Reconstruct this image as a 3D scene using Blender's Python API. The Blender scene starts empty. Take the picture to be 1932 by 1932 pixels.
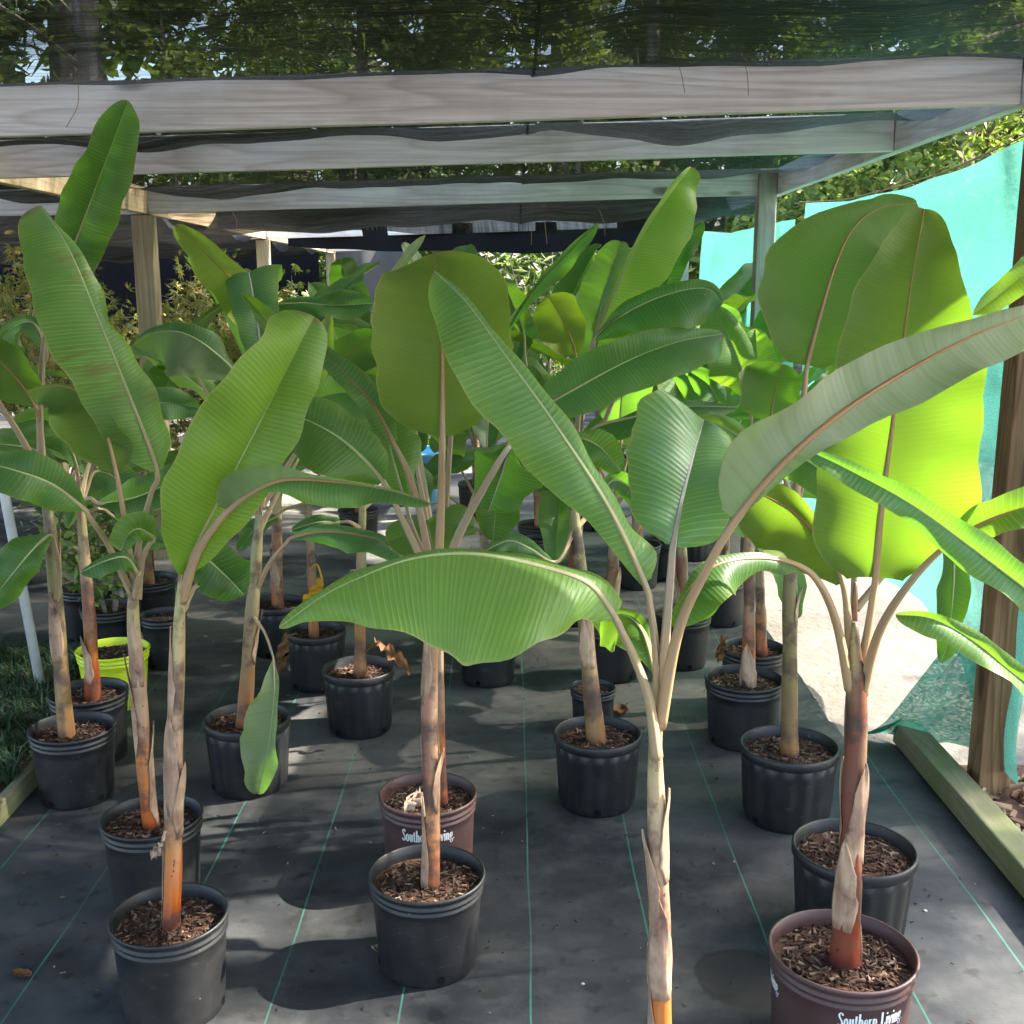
import bpy, bmesh, math, random
from mathutils import Vector, Matrix, noise

random.seed(7)
scene = bpy.context.scene
COL = scene.collection

# ------------------------------------------------------------------ camera
IMG, FPX, CAMZ, PITCH = 1932.0, 2150.0, 1.70, math.radians(12.1)
CP, SP = math.cos(PITCH), math.sin(PITCH)
cam_data = bpy.data.cameras.new('camera')
cam_data.sensor_fit = 'HORIZONTAL'
cam_data.sensor_width = 36.0
cam_data.lens = 36.0 * FPX / IMG
cam_data.clip_end = 400.0
cam_data.clip_start = 0.02
cam = bpy.data.objects.new('camera', cam_data)
cam.location = (0, 0, CAMZ)
cam.rotation_euler = (math.radians(90) - PITCH, 0, 0)
COL.objects.link(cam)
scene.camera = cam
CAM = Vector((0, 0, CAMZ))

# ------------------------------------------------------------------ sky + sun
SUN_EL, SUN_AZ = math.radians(40), math.radians(12)      # azimuth measured from +X towards +Y
SUN_DIR = Vector((math.cos(SUN_EL) * math.cos(SUN_AZ), math.cos(SUN_EL) * math.sin(SUN_AZ), math.sin(SUN_EL)))
world = bpy.data.worlds.new('World')
scene.world = world
world.use_nodes = True
wn = world.node_tree
for n in list(wn.nodes):
    wn.nodes.remove(n)
sky_t = wn.nodes.new('ShaderNodeTexSky')
sky_t.sky_type = 'NISHITA'
sky_t.sun_disc = False
sky_t.sun_elevation = SUN_EL
sky_t.sun_rotation = math.radians(90) - SUN_AZ
sky_t.air_density = 1.0
sky_t.dust_density = 2.0
bg = wn.nodes.new('ShaderNodeBackground')
bg.inputs['Strength'].default_value = 0.15
wo = wn.nodes.new('ShaderNodeOutputWorld')
wn.links.new(sky_t.outputs[0], bg.inputs['Color'])
wn.links.new(bg.outputs[0], wo.inputs['Surface'])
sun_data = bpy.data.lights.new('sun', 'SUN')
sun_data.energy = 4.0
sun_data.angle = math.radians(0.6)
sun_data.color = (1.0, 0.94, 0.84)
sun = bpy.data.objects.new('sun', sun_data)
sun.rotation_euler = (-SUN_DIR).to_track_quat('-Z', 'Y').to_euler()
sun.location = (6, 2, 8)
COL.objects.link(sun)

scene.view_settings.view_transform = 'Standard'
scene.view_settings.look = 'None'
scene.view_settings.gamma = 1.0
scene.view_settings.use_curve_mapping = False
scene.view_settings.exposure = 2.8
scene.cycles.transparent_max_bounces = 10
scene.cycles.max_bounces = 4
scene.cycles.diffuse_bounces = 3
scene.cycles.use_adaptive_sampling = True
scene.cycles.adaptive_threshold = 0.025
scene.cycles.transmission_bounces = 4

# ------------------------------------------------------------------ pixel -> point
def ray(px, py):
    u, v = (px - IMG / 2) / FPX, (IMG / 2 - py) / FPX
    return Vector((u, CP + v * SP, -SP + v * CP))
def P(px, py, y):                      # on the upright plane at distance y
    d = ray(px, py); return CAM + d * (y / d.y)
def G(px, py, z=0.0):                  # on the level plane at height z
    d = ray(px, py); return CAM + d * ((z - CAMZ) / d.z)
def PX(px, py, x):                     # on the upright plane at X = x
    d = ray(px, py); return CAM + d * (x / d.x)
def mpp(p):                            # metres per photo pixel at a point
    return (p.y * CP + (CAMZ - p.z) * SP) / FPX

# ------------------------------------------------------------------ materials
def new_mat(name):
    m = bpy.data.materials.new(name); m.use_nodes = True
    nt = m.node_tree
    for n in list(nt.nodes): nt.nodes.remove(n)
    return m, nt
def N(nt, kind, **kw):
    n = nt.nodes.new('ShaderNode' + kind)
    for k, v in kw.items(): setattr(n, k, v)
    return n
def setin(n, **kw):
    for k, v in kw.items():
        n.inputs[k.replace('_', ' ')].default_value = v
def math_n(nt, op, a, b=None, c=None, clamp=False):
    n = N(nt, 'Math', operation=op); n.use_clamp = clamp
    for i, x in enumerate((a, b, c)):
        if x is None: continue
        if isinstance(x, (int, float)): n.inputs[i].default_value = x
        else: nt.links.new(x, n.inputs[i])
    return n.outputs[0]
def mixc(nt, f, a, b, blend='MIX'):
    n = N(nt, 'Mix', data_type='RGBA', blend_type=blend)
    for i, x in ((0, f), (6, a), (7, b)):
        if isinstance(x, (int, float)): n.inputs[i].default_value = x
        elif isinstance(x, (tuple, list)): n.inputs[i].default_value = (*x[:3], 1)
        else: nt.links.new(x, n.inputs[i])
    return n.outputs[2]
def ramp(nt, f, stops):
    n = N(nt, 'ValToRGB')
    e = n.color_ramp.elements
    while len(e) < len(stops): e.new(0.5)
    for el, (p, c) in zip(e, stops):
        el.position = p
        el.color = (*c, 1) if isinstance(c, (tuple, list)) else (c, c, c, 1)
    nt.links.new(f, n.inputs[0])
    return n.outputs[0]
def noise_n(nt, vec, scale, detail=3, rough=0.5, dim='3D', dist=0.0):
    n = N(nt, 'TexNoise', noise_dimensions=dim)
    setin(n, Scale=scale, Detail=detail, Roughness=rough, Distortion=dist)
    if vec is not None: nt.links.new(vec, n.inputs['Vector'])
    return n.outputs[0]
def mapping(nt, vec, scale=(1, 1, 1), loc=(0, 0, 0), rot=(0, 0, 0)):
    n = N(nt, 'Mapping')
    n.inputs['Scale'].default_value = scale; n.inputs['Location'].default_value = loc
    n.inputs['Rotation'].default_value = rot
    nt.links.new(vec, n.inputs['Vector']); return n.outputs[0]
def bump(nt, h, strength=0.3, dist=0.01):
    n = N(nt, 'Bump'); setin(n, Strength=strength, Distance=dist)
    nt.links.new(h, n.inputs['Height']); return n.outputs[0]
def principled(nt, color, rough=0.6, normal=None, spec=0.5):
    b = N(nt, 'BsdfPrincipled')
    if isinstance(color, (tuple, list)): b.inputs['Base Color'].default_value = (*color[:3], 1)
    else: nt.links.new(color, b.inputs['Base Color'])
    if isinstance(rough, (int, float)): b.inputs['Roughness'].default_value = rough
    else: nt.links.new(rough, b.inputs['Roughness'])
    b.inputs['Specular IOR Level'].default_value = spec
    if normal is not None: nt.links.new(normal, b.inputs['Normal'])
    return b
def output(nt, sh):
    o = N(nt, 'OutputMaterial'); nt.links.new(sh, o.inputs['Surface'])

def mat_leaf():
    m, nt = new_mat('banana_leaf')
    geo = N(nt, 'NewGeometry')
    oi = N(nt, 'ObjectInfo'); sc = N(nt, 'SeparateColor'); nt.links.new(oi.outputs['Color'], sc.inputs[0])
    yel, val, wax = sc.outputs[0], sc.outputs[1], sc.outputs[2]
    uv = N(nt, 'UVMap', uv_map='metric'); su = N(nt, 'SeparateXYZ'); nt.links.new(uv.outputs[0], su.inputs[0])
    uv2 = N(nt, 'UVMap', uv_map='frac'); s2 = N(nt, 'SeparateXYZ'); nt.links.new(uv2.outputs[0], s2.inputs[0])
    au = math_n(nt, 'ABSOLUTE', su.outputs[0])
    vc = math_n(nt, 'SUBTRACT', su.outputs[1], math_n(nt, 'MULTIPLY', au, 0.22))
    rnd = math_n(nt, 'MULTIPLY', oi.outputs['Random'], 37.0)
    side = math_n(nt, 'MULTIPLY', math_n(nt, 'SIGN', su.outputs[0]), 3.0)
    def vein(scale, detail, wob):
        cx = N(nt, 'CombineXYZ')
        nt.links.new(math_n(nt, 'MULTIPLY', vc, scale), cx.inputs[0])
        nt.links.new(math_n(nt, 'ADD', math_n(nt, 'MULTIPLY', au, wob), rnd), cx.inputs[1])
        nt.links.new(side, cx.inputs[2])
        return noise_n(nt, cx.outputs[0], 1.0, detail)
    mid = vein(70, 2, 2.0)
    broad = vein(13, 2, 1.5)
    sv = math_n(nt, 'SINE', math_n(nt, 'ADD', math_n(nt, 'MULTIPLY', vc, 6.2832 / 0.0100), math_n(nt, 'MULTIPLY', vein(26, 1, 1.0), 9.0)))
    lines = ramp(nt, math_n(nt, 'ADD', math_n(nt, 'MULTIPLY', sv, 0.5), 0.5), [(0.0, 0.0), (0.86, 0.0), (0.985, 1.0)])
    lines = math_n(nt, 'MULTIPLY', lines, ramp(nt, broad, [(0.35, 0.15), (0.65, 1.0)]))
    upf = math_n(nt, 'SUBTRACT', 1.0, math_n(nt, 'MULTIPLY', geo.outputs['Backfacing'], 0.45))
    lines = math_n(nt, 'MULTIPLY', lines, upf)
    blot = noise_n(nt, uv.outputs[0], 7.0, 3)
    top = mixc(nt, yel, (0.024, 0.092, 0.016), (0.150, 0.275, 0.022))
    top = mixc(nt, wax, top, (0.115, 0.235, 0.120))
    gl = noise_n(nt, mapping(nt, uv.outputs[0], (3.2, 2.4, 1)), 1.0, 2)
    ev = math_n(nt, 'ADD', s2.outputs[0], math_n(nt, 'MULTIPLY', math_n(nt, 'SUBTRACT', gl, 0.5), 1.6))
    top = mixc(nt, math_n(nt, 'MULTIPLY', ramp(nt, ev, [(0.45, 0.0), (1.15, 1.0)]), 0.55), top, (0.190, 0.305, 0.030))
    top = mixc(nt, math_n(nt, 'MULTIPLY', ramp(nt, gl, [(0.50, 0.0), (0.66, 1.0)]), 0.42), top, (0.165, 0.275, 0.165))
    top = mixc(nt, math_n(nt, 'MULTIPLY', ramp(nt, broad, [(0.3, 0.0), (0.7, 1.0)]), 0.30), top, (0.13, 0.25, 0.03))
    top = mixc(nt, math_n(nt, 'MULTIPLY', ramp(nt, blot, [(0.35, 0.0), (0.75, 1.0)]), 0.40), top, (0.022, 0.095, 0.014))
    top = mixc(nt, math_n(nt, 'MULTIPLY', lines, 0.36), top, (0.34, 0.47, 0.20))
    und = mixc(nt, yel, (0.065, 0.130, 0.026), (0.175, 0.250, 0.018))
    und = mixc(nt, wax, und, (0.50, 0.50, 0.38))
    und = mixc(nt, math_n(nt, 'MULTIPLY', ramp(nt, broad, [(0.35, 0.0), (0.7, 1.0)]), 0.30), und, (0.085, 0.145, 0.03))
    und = mixc(nt, math_n(nt, 'MULTIPLY', lines, 0.30), und, (0.26, 0.32, 0.10))
    und = mixc(nt, math_n(nt, 'MULTIPLY', ramp(nt, mid, [(0.45, 0.0), (0.65, 1.0)]), 0.22), und, (0.06, 0.10, 0.02))
    und = mixc(nt, math_n(nt, 'MULTIPLY', ramp(nt, gl, [(0.40, 0.0), (0.65, 1.0)]), 0.40), und, (0.15, 0.21, 0.035))
    col = mixc(nt, geo.outputs['Backfacing'], top, und)
    # small brown scars with a shape of their own and a dry brown margin
    spot = noise_n(nt, mapping(nt, uv.outputs[0], (14, 34, 1)), 1.0, 2)
    spm = math_n(nt, 'MULTIPLY', ramp(nt, spot, [(0.75, 0.0), (0.79, 1.0)]), 0.75)
    stk = noise_n(nt, mapping(nt, uv.outputs[0], (7, 75, 1)), 1.0, 2)
    zone = noise_n(nt, mapping(nt, uv.outputs[0], (4, 5, 1), (0.3, 0.2, 0)), 1.0, 1)
    dm = math_n(nt, 'MULTIPLY', math_n(nt, 'MULTIPLY', ramp(nt, stk, [(0.50, 0.0), (0.58, 1.0)]), ramp(nt, zone, [(0.50, 0.0), (0.58, 0.85)])), oi.outputs['Alpha'])
    col = mixc(nt, dm, col, (0.10, 0.075, 0.02))
    col = mixc(nt, spm, col, (0.16, 0.09, 0.03))
    edge = ramp(nt, s2.outputs[0], [(0.0, 0.0), (0.965, 0.0), (0.985, 1.0)])
    edn = ramp(nt, blot, [(0.36, 0.15), (0.62, 0.85)])
    col = mixc(nt, math_n(nt, 'MULTIPLY', edge, edn), col, (0.34, 0.30, 0.12))
    tipm = ramp(nt, math_n(nt, 'ADD', s2.outputs[1], math_n(nt, 'MULTIPLY', blot, 0.02)), [(0.985, 0.0), (1.0, 0.8)])
    col = mixc(nt, tipm, col, (0.20, 0.13, 0.05))
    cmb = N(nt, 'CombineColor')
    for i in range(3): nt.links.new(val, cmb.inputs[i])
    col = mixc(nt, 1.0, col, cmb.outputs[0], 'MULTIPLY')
    h = math_n(nt, 'ADD', math_n(nt, 'ADD', math_n(nt, 'MULTIPLY', mid, 0.5), math_n(nt, 'MULTIPLY', math_n(nt, 'MULTIPLY', sv, upf), 0.13)), math_n(nt, 'MULTIPLY', broad, 1.2))
    nrm = bump(nt, h, 0.34, 0.0050)
    pb = principled(nt, col, math_n(nt, 'ADD', math_n(nt, 'ADD', 0.30, math_n(nt, 'MULTIPLY', geo.outputs['Backfacing'], 0.22)), math_n(nt, 'MULTIPLY', blot, 0.30)), nrm, 0.5)
    tr = N(nt, 'BsdfTranslucent')
    tcol = mixc(nt, yel, (0.10, 0.31, 0.014), (0.27, 0.42, 0.016))
    tcol = mixc(nt, math_n(nt, 'MULTIPLY', lines, 0.3), tcol, (0.40, 0.55, 0.06))
    tcol = mixc(nt, spm, tcol, (0.12, 0.06, 0.02))
    nt.links.new(tcol, tr.inputs['Color'])
    mx = N(nt, 'MixShader'); mx.inputs[0].default_value = 0.50
    nt.links.new(pb.outputs[0], mx.inputs[1]); nt.links.new(tr.outputs[0], mx.inputs[2])
    output(nt, mx.outputs[0]); return m

def mat_rib(name, base, tip):
    m, nt = new_mat(name)
    uv = N(nt, 'UVMap', uv_map='metric'); s = N(nt, 'SeparateXYZ'); nt.links.new(uv.outputs[0], s.inputs[0])
    tc = N(nt, 'TexCoord')
    c = mixc(nt, ramp(nt, s.outputs[1], [(0.05, 0.0), (0.55, 1.0)]), base, tip)
    st = noise_n(nt, mapping(nt, uv.outputs[0], (10, 3, 1)), 1.0, 3)
    c = mixc(nt, ramp(nt, st, [(0.45, 0.0), (0.75, 0.55)]), c, (0.20, 0.12, 0.06))
    pb = principled(nt, c, 0.45, bump(nt, st, 0.15, 0.004), 0.4)
    output(nt, pb.outputs[0]); return m

def mat_stem():
    m, nt = new_mat('pseudostem')
    oi = N(nt, 'ObjectInfo'); sc = N(nt, 'SeparateColor'); nt.links.new(oi.outputs['Color'], sc.inputs[0])
    red, val, grn = sc.outputs
    uv = N(nt, 'UVMap', uv_map='metric'); s = N(nt, 'SeparateXYZ'); nt.links.new(uv.outputs[0], s.inputs[0])
    rnd = N(nt, 'CombineXYZ'); nt.links.new(math_n(nt, 'MULTIPLY', oi.outputs['Random'], 21.0), rnd.inputs[2])
    va = N(nt, 'VectorMath', operation='ADD'); nt.links.new(uv.outputs[0], va.inputs[0]); nt.links.new(rnd.outputs[0], va.inputs[1])
    wob = noise_n(nt, mapping(nt, va.outputs[0], (2, 6, 1)), 1.0, 3)
    t = math_n(nt, 'ADD', s.outputs[1], math_n(nt, 'MULTIPLY', math_n(nt, 'SUBTRACT', wob, 0.5), 0.35))
    warm = ramp(nt, t, [(0.02, (0.20, 0.028, 0.008)), (0.11, (0.44, 0.095, 0.010)), (0.24, (0.42, 0.14, 0.028)), (0.40, (0.30, 0.17, 0.10)), (0.6, (0.40, 0.27, 0.17)), (0.9, (0.34, 0.31, 0.12))])
    cool = ramp(nt, t, [(0.03, (0.24, 0.12, 0.045)), (0.2, (0.20, 0.135, 0.05)), (0.5, (0.19, 0.16, 0.065)), (0.9, (0.25, 0.27, 0.11))])
    c = mixc(nt, grn, warm, cool)
    streak = noise_n(nt, mapping(nt, va.outputs[0], (26, 2.2, 1)), 1.0, 4, 0.6)
    c = mixc(nt, ramp(nt, streak, [(0.45, 0.0), (0.70, 0.40)]), c, (0.52, 0.36, 0.22))
    rst = noise_n(nt, mapping(nt, va.outputs[0], (9, 1.6, 3)), 1.0, 3)
    c = mixc(nt, math_n(nt, 'MULTIPLY', ramp(nt, rst, [(0.48, 0.0), (0.6, 0.8)]), red), c, (0.17, 0.018, 0.014))
    dk = noise_n(nt, mapping(nt, va.outputs[0], (8, 7, 5)), 1.0, 4, 0.65)
    c = mixc(nt, ramp(nt, dk, [(0.49, 0.0), (0.56, 0.62), (0.64, 0.95)]), c, (0.070, 0.042, 0.036))
    pur = noise_n(nt, mapping(nt, va.outputs[0], (5, 9, 2)), 1.0, 3)
    c = mixc(nt, ramp(nt, pur, [(0.50, 0.0), (0.66, 0.38)]), c, (0.18, 0.095, 0.065))
    fl = noise_n(nt, mapping(nt, va.outputs[0], (70, 45, 1)), 1.0, 2)
    c = mixc(nt, ramp(nt, fl, [(0.69, 0.0), (0.74, 0.9)]), c, (0.035, 0.022, 0.015))
    cmb = N(nt, 'CombineColor')
    for i in range(3): nt.links.new(val, cmb.inputs[i])
    c = mixc(nt, 1.0, c, cmb.outputs[0], 'MULTIPLY')
    h = math_n(nt, 'ADD', streak, math_n(nt, 'MULTIPLY', dk, 0.6))
    pb = principled(nt, c, 0.36, bump(nt, h, 0.5, 0.006), 0.5)
    output(nt, pb.outputs[0]); return m

def mat_sheath():
    m, nt = new_mat('papery_sheath')
    tc = N(nt, 'TexCoord'); v = tc.outputs['Object']
    a = noise_n(nt, mapping(nt, v, (60, 60, 5)), 1.0, 4, 0.6)
    b = noise_n(nt, mapping(nt, v, (14, 14, 10)), 1.0, 4, 0.65)
    c = mixc(nt, ramp(nt, a, [(0.35, 0.0), (0.65, 1.0)]), (0.30, 0.185, 0.115), (0.47, 0.33, 0.22))
    c = mixc(nt, ramp(nt, b, [(0.42, 0.0), (0.60, 0.75)]), c, (0.18, 0.095, 0.065))
    c = mixc(nt, ramp(nt, b, [(0.60, 0.0), (0.70, 0.9)]), c, (0.045, 0.030, 0.027))
    output(nt, principled(nt, c, 0.5, bump(nt, a, 0.5, 0.004), 0.4).outputs[0]); return m

def mat_wood(name, light, dark, grain=1.0, green=0.0, rough=0.75, axis=0):
    m, nt = new_mat(name)
    tc = N(nt, 'TexCoord'); oi = N(nt, 'ObjectInfo')
    off = N(nt, 'CombineXYZ')
    r = math_n(nt, 'MULTIPLY', oi.outputs['Random'], 53.0)
    for i in range(3): nt.links.new(r, off.inputs[i])
    va = N(nt, 'VectorMath', operation='ADD'); nt.links.new(tc.outputs['Object'], va.inputs[0]); nt.links.new(off.outputs[0], va.inputs[1])
    s = [7.0, 7.0, 7.0]; s[axis] = 0.55
    warp = noise_n(nt, mapping(nt, va.outputs[0], tuple(x * 0.8 for x in s)), 1.0, 2)
    ringv = mapping(nt, va.outputs[0], tuple(x * 1.1 for x in s))
    rings = math_n(nt, 'FRACT', math_n(nt, 'MULTIPLY', noise_n(nt, ringv, 1.0, 1.5, 0.4), 11.0))
    rings = ramp(nt, rings, [(0.0, 1.0), (0.28, 0.35), (0.8, 0.0), (0.93, 0.45), (1.0, 1.0)])
    s2 = [90.0, 90.0, 90.0]; s2[axis] = 2.5
    fib = noise_n(nt, mapping(nt, va.outputs[0], tuple(s2)), 1.0, 4, 0.6)
    c = mixc(nt, math_n(nt, 'MULTIPLY', rings, 0.50 * grain), light, dark)
    c = mixc(nt, ramp(nt, fib, [(0.40, 0.0), (0.72, 0.6)]), c, dark)
    s3 = [9.0, 9.0, 9.0]; s3[axis] = 3.2
    kn = N(nt, 'TexVoronoi'); kn.feature = 'F1'; setin(kn, Scale=1.0, Randomness=1.0)
    nt.links.new(mapping(nt, va.outputs[0], tuple(x * 0.45 for x in s3)), kn.inputs['Vector'])
    c = mixc(nt, ramp(nt, kn.outputs['Distance'], [(0.0, 0.85), (0.07, 0.7), (0.11, 0.0)]), c, tuple(x * 0.28 for x in dark))
    mot = noise_n(nt, va.outputs[0], 2.2, 4, 0.6)
    c = mixc(nt, ramp(nt, mot, [(0.45, 0.0), (0.75, 0.5)]), c, tuple(x * 0.7 for x in dark))
    if green:
        gm = noise_n(nt, va.outputs[0], 4.5, 4, 0.6)
        c = mixc(nt, ramp(nt, gm, [(0.40, 0.0), (0.62, green)]), c, (0.16, 0.19, 0.06))
    pb = principled(nt, c, rough, bump(nt, math_n(nt, 'ADD', fib, math_n(nt, 'MULTIPLY', rings, 0.5)), 0.35, 0.004), 0.3)
    output(nt, pb.outputs[0]); return m

def mat_pot(name, col, dusty):
    m, nt = new_mat(name)
    tc = N(nt, 'TexCoord'); oi = N(nt, 'ObjectInfo')
    va = N(nt, 'VectorMath', operation='ADD'); nt.links.new(tc.outputs['Object'], va.inputs[0]); nt.links.new(oi.outputs['Location'], va.inputs[1])
    d = noise_n(nt, va.outputs[0], 9.0, 5, 0.65)
    scr = noise_n(nt, mapping(nt, va.outputs[0], (30, 30, 110)), 1.0, 3)
    c = mixc(nt, ramp(nt, d, [(0.38, 0.0), (0.75, dusty)]), col, (0.050, 0.046, 0.040))
    c = mixc(nt, ramp(nt, scr, [(0.62, 0.0), (0.76, 0.25)]), c, (0.10, 0.097, 0.095))
    spk = noise_n(nt, va.outputs[0], 75.0, 2)
    c = mixc(nt, ramp(nt, spk, [(0.74, 0.0), (0.78, 0.5)]), c, (0.22, 0.18, 0.13))
    pb = principled(nt, c, math_n(nt, 'ADD', 0.36, math_n(nt, 'MULTIPLY', d, 0.3)), bump(nt, d, 0.12, 0.01), 0.5)
    output(nt, pb.outputs[0]); return m

def mat_soil():
    m, nt = new_mat('bark_soil')
    g = N(nt, 'NewGeometry'); tc = N(nt, 'TexCoord')
    c = ramp(nt, g.outputs['Random Per Island'], [(0.0, (0.014, 0.008, 0.006)), (0.30, (0.045, 0.022, 0.014)), (0.60, (0.10, 0.052, 0.032)), (0.85, (0.20, 0.125, 0.08)), (1.0, (0.38, 0.28, 0.19))])
    n = noise_n(nt, tc.outputs['Object'], 140.0, 3)
    c = mixc(nt, ramp(nt, n, [(0.4, 0.0), (0.8, 0.5)]), c, (0.03, 0.018, 0.012))
    pb = principled(nt, c, 0.8, bump(nt, n, 0.5, 0.004), 0.25)
    output(nt, pb.outputs[0]); return m

def mat_chip():
    m, nt = new_mat('wood_chip')
    g = N(nt, 'NewGeometry')
    c = ramp(nt, g.outputs['Random Per Island'], [(0.0, (0.08, 0.045, 0.028)), (0.4, (0.20, 0.115, 0.065)), (0.8, (0.34, 0.22, 0.13)), (1.0, (0.52, 0.42, 0.30))])
    output(nt, principled(nt, c, 0.85, None, 0.2).outputs[0]); return m

def mat_fabric():
    m, nt = new_mat('weed_fabric')
    tc = N(nt, 'TexCoord'); v = tc.outputs['Object']
    s = N(nt, 'SeparateXYZ'); nt.links.new(v, s.inputs[0])
    wob = math_n(nt, 'MULTIPLY', math_n(nt, 'SUBTRACT', noise_n(nt, mapping(nt, v, (0.2, 0.8, 1)), 1.0, 2), 0.5), 0.035)
    xs = math_n(nt, 'ADD', math_n(nt, 'SUBTRACT', s.outputs[0], 0.046), wob)
    ph = math_n(nt, 'SUBTRACT', math_n(nt, 'FRACT', math_n(nt, 'ADD', math_n(nt, 'DIVIDE', xs, 0.3048), 0.5)), 0.5)
    d = math_n(nt, 'MULTIPLY', math_n(nt, 'ABSOLUTE', ph), 0.3048)
    line = ramp(nt, math_n(nt, 'DIVIDE', d, 0.01), [(0.0, 1.0), (0.20, 1.0), (0.27, 0.0)])
    big = noise_n(nt, v, 1.3, 5, 0.62)
    med = noise_n(nt, v, 6.0, 5, 0.65)
    c = mixc(nt, ramp(nt, big, [(0.36, 0.0), (0.70, 1.0)]), (0.0085, 0.0112, 0.0148), (0.032, 0.036, 0.040))
    c = mixc(nt, ramp(nt, med, [(0.44, 0.0), (0.70, 0.72)]), c, (0.074, 0.074, 0.072))
    sp = noise_n(nt, v, 13.0, 3, 0.5)
    c = mixc(nt, ramp(nt, sp, [(0.60, 0.0), (0.68, 0.75)]), c, (0.004, 0.0045, 0.005))
    # pale dusty patches and sun patches painted into the colour further back
    mr = N(nt, 'MapRange'); setin(mr, From_Min=3.0, From_Max=6.5); nt.links.new(s.outputs[1], mr.inputs[0])
    sun_dust = noise_n(nt, mapping(nt, v, (0.7, 1.8, 1)), 1.0, 5, 0.6)
    c = mixc(nt, math_n(nt, 'MULTIPLY', math_n(nt, 'ADD', math_n(nt, 'MULTIPLY', mr.outputs[0], 0.75), 0.08), ramp(nt, sun_dust, [(0.42, 0.0), (0.60, 1.0)])), c, (0.30, 0.27, 0.23))
    lf = ramp(nt, noise_n(nt, mapping(nt, v, (3, 2, 1)), 1.0, 4), [(0.30, 0.35), (0.60, 1.0)])
    gl = mixc(nt, med, (0.014, 0.13, 0.09), (0.07, 0.21, 0.155))
    c = mixc(nt, math_n(nt, 'MULTIPLY', line, lf), c, gl)
    # dark ring where a pot stood
    stain = G(1400, 1845); 
    vm = N(nt, 'VectorMath', operation='DISTANCE'); nt.links.new(v, vm.inputs[0]); vm.inputs[1].default_value = (stain.x, stain.y, 0)
    dd = math_n(nt, 'ADD', vm.outputs['Value'], math_n(nt, 'MULTIPLY', math_n(nt, 'SUBTRACT', med, 0.5), 0.05))
    sm = ramp(nt, dd, [(0.0, 0.70), (0.098, 0.75), (0.112, 1.0), (0.120, 0.0)])
    c = mixc(nt, math_n(nt, 'MULTIPLY', sm, 0.9), c, (0.010, 0.008, 0.007))
    wv = N(nt, 'TexWave', wave_type='BANDS', bands_direction='Y'); setin(wv, Scale=110.0, Distortion=0.3); nt.links.new(v, wv.inputs['Vector'])
    hh = math_n(nt, 'ADD', math_n(nt, 'MULTIPLY', wv.outputs['Fac'], 0.12), math_n(nt, 'ADD', med, math_n(nt, 'MULTIPLY', big, 2.0)))
    pb = principled(nt, c, math_n(nt, 'ADD', 0.50, math_n(nt, 'MULTIPLY', med, 0.3)), bump(nt, hh, 0.30, 0.02), 0.42)
    output(nt, pb.outputs[0]); return m

def mat_sand():
    m, nt = new_mat('pale_sand')
    tc = N(nt, 'TexCoord'); v = tc.outputs['Object']
    b = noise_n(nt, v, 0.9, 5, 0.6); f = noise_n(nt, v, 22.0, 4, 0.6)
    c = mixc(nt, ramp(nt, b, [(0.3, 0.0), (0.7, 1.0)]), (0.095, 0.083, 0.068), (0.20, 0.183, 0.16))
    c = mixc(nt, ramp(nt, f, [(0.5, 0.0), (0.75, 0.6)]), c, (0.11, 0.09, 0.07))
    output(nt, principled(nt, c, 0.9, bump(nt, f, 0.5, 0.02), 0.2).outputs[0]); return m

def mat_shade():
    m, nt = new_mat('shade_cloth')
    tc = N(nt, 'TexCoord'); v = tc.outputs['Object']
    a = noise_n(nt, mapping(nt, v, (1.4, 16, 1)), 1.0, 4, 0.6)
    bq = noise_n(nt, mapping(nt, v, (0.7, 1.1, 1)), 1.0, 3)
    wv = noise_n(nt, mapping(nt, v, (6, 150, 1)), 1.0, 2)
    f = math_n(nt, 'SUBTRACT', math_n(nt, 'ADD', ramp(nt, a, [(0.30, 0.0), (0.70, 0.15)]), ramp(nt, bq, [(0.34, 0.0), (0.66, 0.19)])), 0.055)
    f = math_n(nt, 'ADD', f, math_n(nt, 'MULTIPLY', math_n(nt, 'SUBTRACT', wv, 0.5), 0.40), clamp=True)
    sx = N(nt, 'SeparateXYZ'); nt.links.new(v, sx.inputs[0])
    mr = N(nt, 'MapRange'); setin(mr, From_Min=3.7, From_Max=2.6, To_Min=0.0, To_Max=0.0); nt.links.new(sx.outputs[1], mr.inputs[0])
    f = math_n(nt, 'ADD', f, mr.outputs[0], clamp=True)
    tr = N(nt, 'BsdfTransparent')
    col = mixc(nt, a, (0.010, 0.010, 0.010), (0.032, 0.033, 0.031))
    pb = principled(nt, col, 0.5, bump(nt, math_n(nt, 'ADD', a, wv), 0.5, 0.02), 0.06)
    mx = N(nt, 'MixShader'); nt.links.new(f, mx.inputs[0])
    nt.links.new(pb.outputs[0], mx.inputs[1]); nt.links.new(tr.outputs[0], mx.inputs[2])
    output(nt, mx.outputs[0]); return m

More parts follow.
